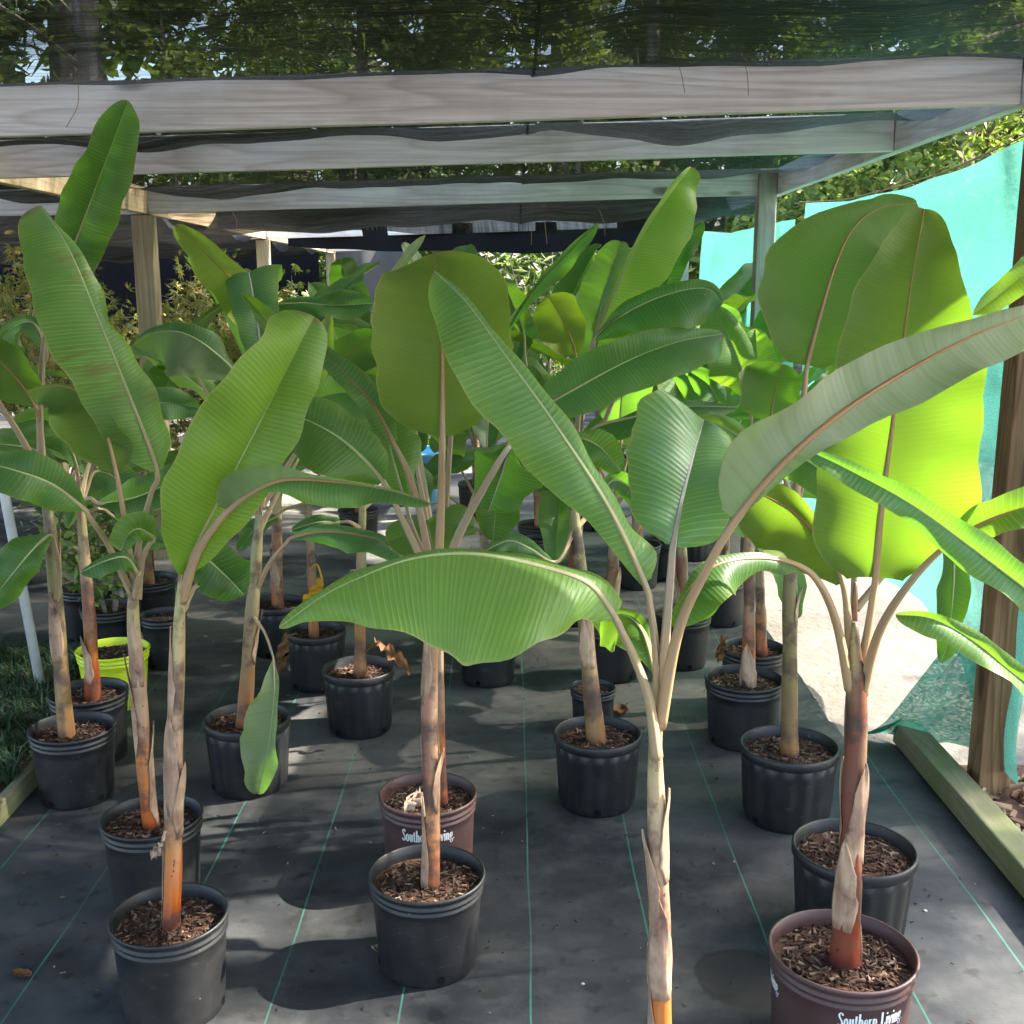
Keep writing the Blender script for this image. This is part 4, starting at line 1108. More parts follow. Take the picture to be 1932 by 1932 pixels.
px_leaf(E_, [(488, 980, .1), (500, 800, .1), (495, 690, .1)], [(490, 645, .1), (452, 548, .1), (395, 485, .12), (332, 424, .16)], [(0, 15), (.3, 46), (.6, 44), (.85, 24), (1, 0)], [(0, 15), (.3, 34), (.6, 26), (1, 0)], 10, 5, up=-1, tone=(0.95, 1.7, 0.0), rib='rib_brown')
px_leaf(E_, [(490, 980, 0), (498, 760, 0)], [(496, 700, 0), (486, 610, .0), (472, 528, .08), (470, 515, .16), (474, 545, .28)], [(0, 20), (.35, 44), (.7, 46), (1, 0)], [(0, 20), (.35, 40), (.7, 62), (1, 0)], 5, 10, tone=(0.18, 1.0, 0.65), rib='rib_grey')
px_leaf(E_, [(488, 970, 0), (480, 800, -.05)], [(452, 715, -.06), (402, 662, -.1), (345, 628, -.12), (290, 628, -.1), (250, 652, -.08)], [(0, 10), (.25, 62), (.5, 92), (.75, 60), (1, 0)], [(0, 14), (.3, 28), (.6, 14), (1, 0)], 12, -35, up=(-1, 1), tone=(0.14, 0.85, 0.30))
px_leaf(E_, [(492, 960, .2), (505, 720, .2)], [(490, 592, .2), (560, 572, .2), (630, 576, .2), (706, 572, .2)], [(0, 6), (.4, 14), (.7, 28), (1, 0)], [(0, 6), (.4, 24), (.7, 28), (1, 0)], -20, 25, tone=(0.08, 0.8, 0.25))
px_leaf(E_, [(492, 960, -.1), (535, 760, -.1)], [(545, 660, -.1), (495, 595, -.1), (456, 552, -.1)], [(0, 8), (.5, 14), (1, 0)], [(0, 8), (.5, 20), (1, 0)], 30, 30, tone=(0.6, 1, 0.1))
px_leaf(E_, [(492, 960, .1), (570, 830, .1)], [(588, 760, .1), (605, 690, .1), (624, 597, .1)], [(0, 6), (.5, 15), (.85, 14), (1, 0)], [(0, 6), (.5, 18), (1, 0)], 40, 30, up=-1, tone=(0.8, 1.1, 0.1))
px_leaf(E_, [(492, 960, .2), (560, 800, .2)], [(600, 722, .2), (640, 680, .2), (690, 645, .2), (720, 630, .2)], [(0, 8), (.4, 36), (.8, 26), (1, 0)], [(0, 8), (.4, 42), (.8, 50), (1, 0)], 10, 20, up=-1, tone=(0.12, 0.8, 0.0), rib='rib_brown')
px_leaf(E_, [(486, 960, .15), (400, 760, .15)], [(335, 645, .12), (382, 604, .1), (430, 568, .1)], [(0, 5), (.5, 9), (1, 0)], [(0, 5), (.5, 16), (1, 0)], 20, 40, up=-1, tone=(0.5, 0.9, 0.1))
px_leaf(E_, [(490, 1000, .1), (530, 920, .15)], [(545, 900, .2), (570, 850, .25), (585, 790, .3), (590, 720, .3)], [(0, 8), (.5, 55), (1, 0)], [(0, 8), (.5, 45), (1, 0)], 0, 0, tone=(0.12, 0.85, 0.1))

# F: centre front, orange lit base
Fp = plant_px('banana plant, glowing orange stem base in grey-black pot, broad olive leaf seen from beneath', (695, 915, 1585, 1705), 6)
px_stem(Fp, [(812, 1682, 20), (815, 1560, 18), (812, 1450, 19), (810, 1330, 19), (815, 1220, 17), (824, 1090, 13)], (0.6, 1.05, 0.0),
        [(0.28, 0.46, 5.9, 2.2, 1.3), (0.0, 0.34, 3.4, 2.6, 0.5), (0.34, 0.62, 1.6, 3.0, 0.2), (0.6, 0.82, 3.9, 2.5, 0.8)])
px_leaf(Fp, [(824, 1120, 0), (831, 980, 0), (834, 860, 0)], [(835, 822, 0), (835, 700, .02), (832, 580, .05), (818, 478, .12)],
        [(0, 22), (.06, 80), (.2, 118), (.45, 134), (.68, 132), (.84, 108), (.94, 70), (1, 0)], [(0, 22), (.06, 60), (.2, 108), (.45, 132), (.65, 132), (.82, 108), (.94, 70), (1, 0)], 14, 14, up=-1, tone=(0.80, 0.92, 0.0), rib='rib_brown', r0=.014)
px_leaf(Fp, [(828, 1110, 0), (870, 1000, -.06), (930, 890, -.11)], [(962, 842, -.11), (952, 880, -.03), (936, 925, .03), (922, 964, .05)], [(0, 15), (.2, 55), (.5, 80), (.8, 55), (1, 0)], [(0, 15), (.2, 58), (.5, 56), (.8, 40), (1, 0)], 5, 5, tone=(0.05, 0.9, 0.35), rib='rib_grey', r0=.014)
px_leaf(Fp, [(820, 1110, 0), (790, 1045, -.02), (752, 965, -.03)], [(722, 908, -.03), (656, 838, -.05), (580, 793, -.05), (510, 778, -.05)], [(0, 12), (.2, 68), (.45, 88), (.75, 66), (1, 0)], [(0, 12), (.15, 46), (.35, 46), (.6, 56), (.8, 40), (1, 0)], 15, -10, tone=(0.40, 1.0, 0.15), r0=.012)
px_leaf(Fp, [(818, 1100, .03), (792, 965, .06), (768, 888, .08)], [(742, 835, .08), (705, 765, .06), (650, 705, .05), (592, 648, .05)], [(0, 10), (.2, 22), (.5, 26), (.8, 22), (1, 0)], [(0, 10), (.2, 26), (.5, 30), (.8, 22), (1, 0)], 20, -10, tone=(0.20, 1.0, 0.55), rib='rib_brown', r0=.012)
px_leaf(Fp, [(824, 1100, .04), (826, 1070, .07)], [(826, 1062, .08), (815, 1030, .18), (808, 995, .32), (806, 982, .42)], [(0, 20), (.3, 75), (.7, 85), (1, 0)], [(0, 20), (.3, 85), (.7, 95), (1, 0)], 5, 5, tone=(0.50, 1.0, 0.2))
px_leaf(Fp, [(822, 1100, .05), (780, 1000, .15)], [(765, 950, .2), (745, 880, .25), (725, 800, .3), (715, 740, .3)], [(0, 8), (.5, 42), (1, 0)], [(0, 8), (.5, 60), (1, 0)], 5, 5, tone=(0.55, 1.0, 0.1))

# G: nearest plant, its pot just below the picture
locG = Vector((P(1245, 1980, 1.80).x, 1.80, 0))
Gp = plant_px('banana plant with pale sheathed stem and wide arched striped leaf hanging low', None, 7, loc=locG, R=0.14, mat='pot')
px_stem(Gp, [(1245, 2010, 26), (1246, 1860, 24), (1244, 1700, 24), (1240, 1560, 23), (1236, 1420, 20), (1240, 1330, 15)], (0.35, 1.1, 0.05),
        [(0.08, 0.34, 2.6, 3.4, 0.25), (0.22, 0.47, 4.6, 3.2, 0.6), (0.40, 0.63, 3.4, 2.8, 1.0), (0.50, 0.72, 5.9, 2.8, 0.9)])
px_leaf(Gp, [(1240, 1430, -.01), (1224, 1320, -.025), (1196, 1240, -.035), (1172, 1190, -.04)], [(1158, 1162, -.04), (1112, 1103, -.05), (1031, 1072, -.06), (927, 1049, -.075), (843, 1045, -.085), (758, 1059, -.10), (674, 1092, -.115), (607, 1126, -.13), (527, 1184, -.14)],
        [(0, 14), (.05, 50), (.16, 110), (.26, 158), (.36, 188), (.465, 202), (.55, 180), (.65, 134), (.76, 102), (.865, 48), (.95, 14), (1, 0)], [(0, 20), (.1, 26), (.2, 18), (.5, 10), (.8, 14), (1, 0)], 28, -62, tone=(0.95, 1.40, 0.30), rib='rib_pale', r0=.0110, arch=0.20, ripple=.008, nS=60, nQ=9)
px_leaf(Gp, [(1244, 1330, 0), (1238, 1230, 0), (1226, 1140, 0)], [(1216, 1100, 0), (1150, 960, -.02), (1050, 805, -.03), (950, 665, -.02), (880, 570, .0), (820, 512, .04)],
        [(0, 8), (.10, 26), (.22, 46), (.36, 74), (.52, 98), (.70, 106), (.84, 80), (.93, 56), (1, 0)], [(0, 12), (.06, 44), (.16, 34), (.3, 26), (.5, 18), (.7, 14), (.9, 8), (1, 0)], 10, -45, tone=(0.50, 1.35, 0.36), r0=.010)
px_leaf(Gp, [(1246, 1330, 0), (1256, 1200, 0), (1266, 1080, .02)], [(1270, 1030, .03), (1286, 945, .08), (1307, 865, .15), (1328, 792, .24)],
        [(0, 14), (.09, 72), (.35, 104), (.62, 126), (.80, 132), (.92, 112), (1, 0)], [(0, 14), (.09, 84), (.35, 112), (.65, 98), (.88, 64), (1, 0)], 12, 8, tone=(0.35, 1.35, 0.95), rib='rib_grey', r0=.0115)
px_leaf(Gp, [(1244, 1370, 0), (1280, 1190, -.05), (1335, 1070, -.1)], [(1388, 982, -.12), (1480, 872, -.12), (1600, 770, -.1), (1750, 678, -.05), (1880, 615, 0), (2060, 556, .1)],
        [(0, 30), (.04, 70), (.13, 98), (.28, 78), (.42, 60), (.55, 48), (.7, 26), (.85, 16), (1, 0)], [(0, 5), (.1, 16), (.25, 36), (.45, 62), (.65, 70), (.85, 52), (1, 0)], 14, 16, up=-1, tone=(0.45, 1.0, 0.85), rib='rib_brown', r0=.0125)
px_leaf(Gp, [(1240, 1340, .06), (1238, 1285, .09)], [(1236, 1265, .1), (1215, 1195, .16), (1180, 1160, .26), (1115, 1165, .36)], [(0, 8), (.3, 55), (.6, 75), (1, 0)], [(0, 8), (.4, 14), (1, 0)], 0, -20, tone=(0.50, 1.0, 0.1))

# H: brown printed pot, front right
Hp = plant_px('banana plant, deep red stem base in printed brown pot, tall backlit yellow-green leaf', (1452, 1728, 1712, 1866), 8, mat='pot_brown', h=0.255, taper=0.88, prints=(-1.38, -3.38))
px_stem(Hp, [(1592, 1818, 31), (1600, 1700, 27), (1608, 1560, 25), (1614, 1420, 25), (1616, 1320, 26), (1614, 1235, 20)], (1.0, 0.72, 0.15),
        [(0.0, 0.30, 1.0, 2.2, 0.25), (0.16, 0.42, 4.0, 2.6, 0.5), (0.34, 0.63, 5.2, 2.8, 0.5), (0.38, 0.62, 2.2, 2.5, 0.4)])
px_leaf(Hp, [(1620, 1290, .0), (1638, 1190, .02), (1648, 1120, .03)], [(1652, 1090, .03), (1665, 950, .03), (1690, 760, .06), (1720, 530, .11), (1744, 394, .2)],
        [(0, 55), (.04, 100), (.12, 128), (.3, 118), (.48, 126), (.64, 112), (.80, 80), (.92, 46), (1, 0)], [(0, 50), (.05, 100), (.18, 168), (.36, 166), (.55, 146), (.72, 106), (.88, 62), (1, 0)], 10, 8, up=-1, tone=(0.55, 0.85, 0.0), rib='rib_brown', r0=.013)
px_leaf(Hp, [(1606, 1270, .0), (1600, 1170, .03)], [(1590, 1100, .05), (1562, 1038, .08), (1508, 975, .12), (1448, 938, .16), (1380, 915, .22)], [(0, 12), (.15, 62), (.4, 98), (.7, 84), (1, 0)], [(0, 5), (.3, 14), (.6, 34), (1, 0)], 15, 5, up=-1, tone=(0.70, 1.0, 0.0), rib='rib_brown', r0=.0145)
px_leaf(Hp, [(1626, 1310, 0), (1660, 1190, -.03), (1718, 1098, -.05)], [(1785, 1030, -.06), (1852, 988, -.08), (1932, 958, -.1), (2080, 925, -.1)], [(0, 8), (.25, 34), (.6, 40), (1, 0)], [(0, 8), (.25, 30), (.6, 50), (1, 0)], 15, 20, tone=(0.55, 1.0, 0.1), rib='rib_brown', r0=.013)
px_leaf(Hp, [(1604, 1300, 0), (1578, 1175, -.03), (1545, 1100, -.05)], [(1504, 1066, -.06), (1432, 1052, -.1), (1352, 1066, -.15), (1302, 1108, -.18), (1260, 1178, -.2)], [(0, 12), (.1, 26), (.25, 20), (.5, 56), (.75, 74), (1, 0)], [(0, 5), (.3, 9), (.6, 14), (1, 0)], 20, -35, tone=(0.20, 0.95, 0.15), rib='rib_brown', r0=.0125)

# R: stands just right of the picture, three leaves reach in
Rp = plant_px('banana plant standing against the mossy timber, leaves reaching in front of the brown post', None, 17, loc=Vector((1.25, 2.02, 0)), R=.14)
px_stem(Rp, [(2200, 2000, 22), (2195, 1700, 22), (2190, 1450, 18)], (0.4, 1, 0.2))
px_leaf(Rp, [(2190, 1480, 0), (2160, 1340, 0), (2120, 1262, 0)], [(2085, 1226, 0), (1965, 1135, .02), (1830, 1032, .03), (1720, 952, .04), (1600, 886, .06), (1520, 848, .08)],
        [(0, 10), (.2, 40), (.45, 38), (.65, 30), (.82, 32), (.94, 22), (1, 0)], [(0, 10), (.2, 34), (.45, 32), (.7, 26), (.9, 12), (1, 0)], 20, 30, tone=(0.22, 1.15, 0.75))
px_leaf(Rp, [(2190, 1520, 0), (2150, 1440, -.02)], [(2110, 1405, -.02), (1930, 1285, -.04), (1840, 1212, -.05), (1760, 1168, -.05), (1690, 1160, -.03)], [(0, 8), (.3, 36), (.6, 30), (.85, 28), (1, 0)], [(0, 8), (.3, 26), (.6, 22), (.85, 14), (1, 0)], 35, 10, tone=(0.50, 1.1, 0.3))
px_leaf(Rp, [(2195, 1480, .2), (2150, 800, .5)], [(2110, 420, .6), (1985, 480, .6), (1900, 545, .6), (1836, 594, .6)], [(0, 8), (.5, 34), (.8, 24), (1, 0)], [(0, 8), (.5, 28), (1, 0)], 20, 10, tone=(0.7, 1.0, 0.0))

# I: black ribbed pot behind H
I_ = plant_px('banana plant hidden behind the red-stemmed one, in a wide ribbed black pot', (1497, 1727, 1525, 1668), 9, 'rib')
px_stem(I_, [(1606, 1640, 14), (1604, 1500, 13), (1604, 1350, 12), (1612, 1150, 10)], (1.0, 0.85, 0.0))
px_leaf(I_, [(1612, 1150, .1), (1610, 1050, .1)], [(1600, 1000, .15), (1560, 900, .2), (1480, 850, .25), (1380, 840, .3)], [(0, 8), (.4, 50), (1, 0)], [(0, 8), (.4, 45), (1, 0)], 10, 10, tone=(0.35, .9, 0.0))
px_leaf(I_, [(1614, 1150, .1), (1700, 1050, .1)], [(1790, 1000, .15), (1800, 1080, .15), (1790, 1200, .15), (1775, 1250, .15)], [(0, 8), (.4, 30), (1, 0)], [(0, 8), (.4, 30), (1, 0)], 10, 10, up=-1, tone=(0.05, .55, 0.0))

# J: ribbed pot, straight olive stem, dark folded leaf
J = plant_px('banana plant with straight olive stem in ribbed black pot, dark broad leaf before curtain', (1397, 1582, 1360, 1447), 10, 'rib')
px_stem(J, [(1490, 1412, 18), (1490, 1260, 17), (1491, 1100, 17), (1500, 960, 13)], (0.1, 0.9, 1.0), [(0.5, 0.64, 5.8, 1.6, 1.0)])
px_leaf(J, [(1500, 980, 0), (1512, 800, 0), (1519, 725, 0)], [(1523, 690, 0), (1546, 600, .0), (1576, 500, .02), (1612, 428, .06), (1664, 392, .12), (1730, 383, .18)],
        [(0, 40), (.08, 85), (.25, 122), (.42, 122), (.56, 70), (.7, 24), (1, 0)], [(0, 30), (.08, 70), (.25, 95), (.5, 105), (.7, 90), (.9, 50), (1, 0)], 18, 10, up=-1, tone=(0.42, 0.85, 0.06), rib='rib_brown', r0=.014)
px_leaf(J, [(1500, 960, .05), (1465, 850, .1)], [(1455, 800, .1), (1460, 750, .1), (1476, 686, .12)], [(0, 10), (.3, 60), (.7, 72), (1, 0)], [(0, 10), (.3, 55), (.7, 45), (1, 0)], 15, 10, up=-1, tone=(0.25, 0.75, 0.05), rib='rib_brown')
px_leaf(J, [(1502, 960, .1), (1530, 850, .1)], [(1560, 800, .1), (1600, 730, .15), (1630, 680, .2), (1790, 640, .25)], [(0, 10), (.4, 50), (1, 0)], [(0, 10), (.4, 40), (1, 0)], 15, 10, tone=(0.8, 1.0, 0.0))

# K, L: pair with pink stems
K = plant_px('banana plant with pinkish stem and torn brown sheath at its foot in black pot', (1330, 1478, 1240, 1316), 11)
px_stem(K, [(1412, 1284, 15), (1413, 1180, 13), (1414, 1080, 13), (1412, 960, 10)], (0.8, 1.0, 0.0), [(0.0, 0.25, 4.3, 3.6, 0.5)])
px_leaf(K, [(1412, 960, 0), (1418, 820, 0)], [(1412, 745, 0), (1388, 665, 0), (1348, 578, .06)], [(0, 12), (.3, 62), (.65, 56), (1, 0)], [(0, 8), (.3, 32), (.7, 30), (1, 0)], 10, -10, tone=(0.55, 1.05, 0.15))
px_leaf(K, [(1412, 960, 0), (1420, 900, -.05)], [(1425, 868, -.06), (1392, 822, -.1), (1340, 795, -.12), (1270, 790, -.15)], [(0, 8), (.4, 34), (1, 0)], [(0, 8), (.4, 20), (1, 0)], 20, 10, tone=(0.85, 1.1, 0.2))
px_leaf(K, [(1412, 960, .1), (1380, 850, .1)], [(1362, 778, .1), (1340, 730, .1), (1300, 700, .1)], [(0, 8), (.4, 28), (1, 0)], [(0, 8), (.4, 24), (1, 0)], 10, 10, tone=(0.15, 1.0, 0.6))
px_leaf(K, [(1414, 960, 0), (1450, 900, 0)], [(1470, 850, 0), (1530, 780, .05), (1580, 700, .1)], [(0, 8), (.4, 40), (1, 0)], [(0, 8), (.4, 40), (1, 0)], 10, 10, tone=(0.25, 1.0, 0.3))
L_ = plant_px('banana plant with dark streaked red stem, pot half hidden behind the torn-sheath one', (1360, 1484, 1190, 1252), 12)
px_stem(L_, [(1437, 1228, 12), (1434, 1130, 11), (1432, 1020, 10)], (1.0, 0.85, 0.1), [(0.2, 0.6, 1.0, 2.0, 0.4)])
px_leaf(L_, [(1432, 1020, 0), (1440, 880, 0)], [(1440, 780, 0), (1430, 690, 0), (1425, 620, .05)], [(0, 8), (.4, 40), (1, 0)], [(0, 8), (.4, 40), (1, 0)], 10, 10, tone=(0.6, 1.05, 0.1))
px_leaf(L_, [(1432, 1020, 0), (1400, 900, 0)], [(1375, 830, 0), (1330, 740, 0), (1270, 690, .05)], [(0, 8), (.4, 40), (1, 0)], [(0, 8), (.4, 40), (1, 0)], 10, 10, tone=(0.2, 1.0, 0.4))
px_leaf(L_, [(1432, 1020, 0), (1470, 940, 0)], [(1510, 900, 0), (1590, 870, 0), (1680, 880, .05)], [(0, 8), (.4, 40), (1, 0)], [(0, 8), (.4, 40), (1, 0)], 10, 10, tone=(0.4, 1.0, 0.1))

# M: centre right, ribbed pot, the tall lime leaf
Mp = plant_px('banana plant in ribbed black pot, tall bright lime leaf above dark folded ones', (1045, 1210, 1345, 1416), 13, 'rib')
px_stem(Mp, [(1124, 1392, 20), (1112, 1260, 18), (1100, 1120, 17), (1086, 1000, 15), (1080, 930, 12)], (0.1, 0.95, 0.95), [(0.3, 0.5, 4.6, 2.4, 0.2)])
px_leaf(Mp, [(1082, 950, 0), (1092, 790, .05), (1118, 660, .1)], [(1126, 625, .1), (1166, 540, .12), (1216, 440, .15), (1262, 370, .18), (1303, 315, .24)], [(0, 4), (.4, 8), (.8, 10), (1, 0)], [(0, 20), (.2, 62), (.42, 82), (.62, 78), (.8, 58), (.93, 32), (1, 0)], 20, 10, tone=(1.0, 1.7, 0.0), r0=.010)  # raised tone puts the sunlight on this leaf into its colour
px_leaf(Mp, [(1082, 950, -.05), (1095, 760, -.05)], [(1122, 640, -.06), (1192, 585, -.1), (1272, 552, -.12), (1335, 545, -.1), (1364, 572, -.06)], [(0, 5), (.3, 22), (.6, 18), (1, 0)], [(0, 5), (.3, 46), (.6, 66), (.85, 52), (1, 0)], -10, 28, tone=(0.06, 0.85, 0.22))
px_leaf(Mp, [(1080, 950, -.1), (1050, 850, -.15)], [(1012, 778, -.2), (1042, 758, -.2), (1182, 682, -.2), (1280, 645, -.18), (1362, 630, -.1)], [(0, 10), (.12, 40), (.4, 52), (.7, 32), (.9, 14), (1, 0)], [(0, 10), (.15, 46), (.4, 56), (.65, 64), (.85, 60), (.95, 38), (1, 0)], 5, 20, tone=(0.22, 1.0, 0.40), r0=.010)
px_leaf(Mp, [(1084, 940, .25), (1180, 700, .3)], [(1238, 600, .3), (1264, 520, .3), (1292, 458, .3), (1326, 417, .3)], [(0, 6), (.5, 18), (1, 0)], [(0, 6), (.5, 26), (.8, 22), (1, 0)], 20, 20, tone=(0.06, 0.85, 0.25))
px_leaf(Mp, [(1080, 940, .35), (990, 760, .4)], [(958, 625, .4), (1002, 556, .4), (1062, 490, .4), (1128, 421, .4)], [(0, 4), (.5, 9), (1, 0)], [(0, 4), (.4, 14), (.7, 22), (1, 0)], 30, 30, tone=(0.06, 0.95, 0.35))
px_leaf(Mp, [(1084, 930, -.12), (1110, 850, -.14)], [(1120, 808, -.15), (1200, 786, -.15), (1290, 768, -.15), (1392, 768, -.12)], [(0, 5), (.3, 12), (.7, 10), (1, 0)], [(0, 5), (.15, 32), (.3, 26), (.6, 16), (1, 0)], -30, 50, tone=(0.03, 0.75, 0.25))
px_leaf(Mp, [(1084, 940, -.25), (1070, 850, -.3)], [(1078, 822, -.3), (1130, 842, -.33), (1172, 890, -.35)], [(0, 6), (.5, 34), (1, 0)], [(0, 6), (.5, 34), (1, 0)], 10, 10, tone=(0.45, 1.05, 0.25))
px_leaf(Mp, [(1082, 940, .5), (1090, 760, .5)], [(1086, 668, .5), (1064, 610, .5), (1034, 558, .5)], [(0, 20), (.35, 56), (.75, 48), (1, 0)], [(0, 15), (.4, 38), (.8, 40), (1, 0)], 10, 10, up=-1, tone=(0.95, 1.0, 0.0), rib='rib_brown')
px_leaf(Mp, [(1080, 940, .6), (1000, 720, .6)], [(988, 625, .6), (966, 568, .6), (948, 528, .6)], [(0, 8), (.5, 28), (1, 0)], [(0, 8), (.5, 30), (1, 0)], 10, 10, tone=(0.4, 1.0, 0.2))
px_leaf(Mp, [(1082, 1000, 0), (1060, 1050, -.04)], [(1040, 1060, -.06), (1000, 1035, -.1), (960, 1020, -.12), (915, 1040, -.15)], [(0, 6), (.5, 22), (1, 0)], [(0, 6), (.5, 16), (1, 0)], 10, -20, tone=(0.08, 0.9, 0.4))
px_leaf(Mp, [(1084, 1000, 0), (1120, 960, .05)], [(1135, 935, .08), (1160, 905, .1), (1200, 930, .1), (1225, 980, .1)], [(0, 6), (.5, 26), (1, 0)], [(0, 6), (.5, 26), (1, 0)], 10, 0, tone=(0.1, 0.9, 0.35))

# N: brown printed pot behind F
Np = plant_px('banana plant in printed brown pot standing behind the orange-based one', (715, 900, 1452, 1537), 14, mat='pot_brown', h=0.25, taper=0.88, prints=(-1.50,))
px_stem(Np, [(836, 1508, 10), (832, 1400, 10), (830, 1250, 9), (832, 1100, 8)], (1.0, 0.9, 0.0))
px_leaf(Np, [(832, 1100, .3), (760, 700, .5)], [(705, 590, .5), (738, 525, .5), (776, 474, .5), (802, 444, .5)], [(0, 5), (.5, 10), (1, 0)], [(0, 5), (.5, 11), (1, 0)], 30, 30, up=-1, tone=(0.4, 1.1, 0.7))
px_leaf(Np, [(832, 1100, .2), (860, 700, .5)], [(880, 560, .5), (870, 510, .5), (850, 475, .5)], [(0, 8), (.5, 24), (1, 0)], [(0, 8), (.5, 24), (1, 0)], 10, 10, tone=(0.3, 1, 0.3))
px_leaf(Np, [(830, 1120, .1), (880, 980, .2), (930, 880, .3)], [(960, 830, .35), (990, 760, .4), (1000, 690, .4)], [(0, 8), (.5, 40), (1, 0)], [(0, 8), (.5, 40), (1, 0)], 10, 10, tone=(0.1, .9, 0.1), rib='rib_brown')
px_leaf(Np, [(830, 1120, .1), (900, 920, .2)], [(915, 880, .25), (930, 900, .25), (935, 960, .25), (930, 1020, .25)], [(0, 8), (.5, 50), (1, 0)], [(0, 8), (.5, 40), (1, 0)], 10, 10, tone=(0.12, .85, 0.1))
px_leaf(Np, [(830, 1120, .1), (790, 900, .2)], [(770, 830, .25), (720, 760, .3), (650, 740, .35), (570, 760, .4)], [(0, 8), (.5, 60), (1, 0)], [(0, 8), (.5, 40), (1, 0)], 10, 10, tone=(0.3, .95, 0.2))

# O, Q: two further back on the left of centre
O_ = plant_px('banana plant in ribbed black pot with a shrivelled brown leaf drooping over its rim', (608, 745, 1225, 1292), 15, 'rib')
px_stem(O_, [(680, 1262, 13), (680, 1150, 12), (682, 1040, 11), (685, 940, 9)], (0.1, 0.95, 0.6))
px_leaf(O_, [(684, 960, 0), (660, 920, .05)], [(640, 895, .1), (590, 850, .15), (540, 850, .2)], [(0, 8), (.5, 35), (1, 0)], [(0, 8), (.5, 30), (1, 0)], tone=(.15, .9, .3))
px_leaf(O_, [(684, 960, 0), (690, 900, .05)], [(694, 860, .1), (690, 780, .15), (670, 700, .2)], [(0, 8), (.5, 40), (1, 0)], [(0, 8), (.5, 40), (1, 0)], tone=(.5, 1, .1))
px_leaf(O_, [(684, 960, 0), (720, 930, .05)], [(740, 905, .1), (780, 900, .15), (800, 960, .15)], [(0, 8), (.5, 30), (1, 0)], [(0, 8), (.5, 30), (1, 0)], tone=(.1, .85, .3))
px_leaf(O_, [(683, 1000, 0), (660, 985, -.05)], [(640, 985, -.05), (600, 985, -.1), (550, 1000, -.1)], [(0, 8), (.5, 20), (1, 0)], [(0, 8), (.5, 14), (1, 0)], tone=(.05, .85, .3))
Q_ = plant_px('banana plant with a withered orange leaf hooked on its thin stem', (540, 652, 1160, 1215), 16, 'rib')
px_stem(Q_, [(592, 1190, 10), (588, 1090, 10), (584, 1000, 10), (580, 925, 8)], (0.3, 0.95, 0.5))
px_leaf(Q_, [(580, 940, 0), (560, 900, 0)], [(545, 870, 0), (500, 800, .05), (450, 770, .1)], [(0, 8), (.5, 30), (1, 0)], [(0, 8), (.5, 30), (1, 0)], tone=(.2, .9, .3))
px_leaf(Q_, [(580, 940, 0), (600, 900, 0)], [(610, 870, 0), (640, 790, .05), (650, 720, .1)], [(0, 8), (.5, 30), (1, 0)], [(0, 8), (.5, 30), (1, 0)], tone=(.4, 1, .1))
px_leaf(Q_, [(581, 950, 0), (540, 960, 0)], [(520, 975, -.05), (480, 1000, -.08), (450, 1040, -.1)], [(0, 8), (.5, 16), (1, 0)], [(0, 8), (.5, 20), (1, 0)], tone=(.1, .9, .3))
def hook_leaf(pl, pts, blade, w, mat):
    Y = pl['y0']; mb = MB()
    mb.tube(catmull([P(a, b, Y + c) for a, b, c in pts], 16), 0.004, 6)
    o = mb.build('withered_stalk', M[mat], pl['root'], True)
    C = catmull([P(a, b, Y + c) for a, b, c in blade], 14); v, f = [], []
    for k, p in enumerate(C):
        ww = w * mpp(p) * math.sin(math.pi * (0.04 + 0.94 * k / 14)) ** .7
        for j in range(5):
            g = j / 4 - .5
            v.append(p + Vector((g * 2 * ww, -abs(g) * ww * 1.2 + 0.012 * math.sin(k * 1.3 + j), 0.012 * math.sin(k * 2.1 + j * 1.7))))
    for k in range(14):
        for j in range(4): a = k * 5 + j; f.append((a, a + 1, a + 6, a + 5))
    b = obj_from('withered_leaf', v, f, M[mat], o, True); return o
hook_leaf(Q_, [(584, 1075, -.04), (598, 1065, -.06), (608, 1095, -.07), (606, 1110, -.07)], [(607, 1090, -.07), (598, 1110, -.07), (585, 1130, -.07), (576, 1160, -.06)], 14, 'yellow')
hook_leaf(Q_, [(560, 1195, -.12), (540, 1200, -.14)], [(540, 1198, -.15), (535, 1230, -.16), (530, 1268, -.15)], 12, 'dry')
hook_leaf(O_, [(690, 1230, -.03), (712, 1210, -.06)], [(708, 1208, -.08), (735, 1222, -.12), (755, 1245, -.14), (775, 1268, -.14)], 15, 'dry')
hook_leaf(Fp, [(800, 1540, -.04), (795, 1498, -.06)], [(793, 1495, -.07), (780, 1510, -.09), (766, 1526, -.1)], 13, 'sheath')
hook_leaf(A, [(312, 1568, -.045), (306, 1590, -.06)], [(308, 1588, -.06), (300, 1602, -.07), (288, 1612, -.07)], 7, 'sheath')
hook_leaf(L_, [(1375, 1200, -.15), (1362, 1205, -.16)], [(1364, 1205, -.17), (1360, 1225, -.17), (1354, 1246, -.16)], 9, 'dry')

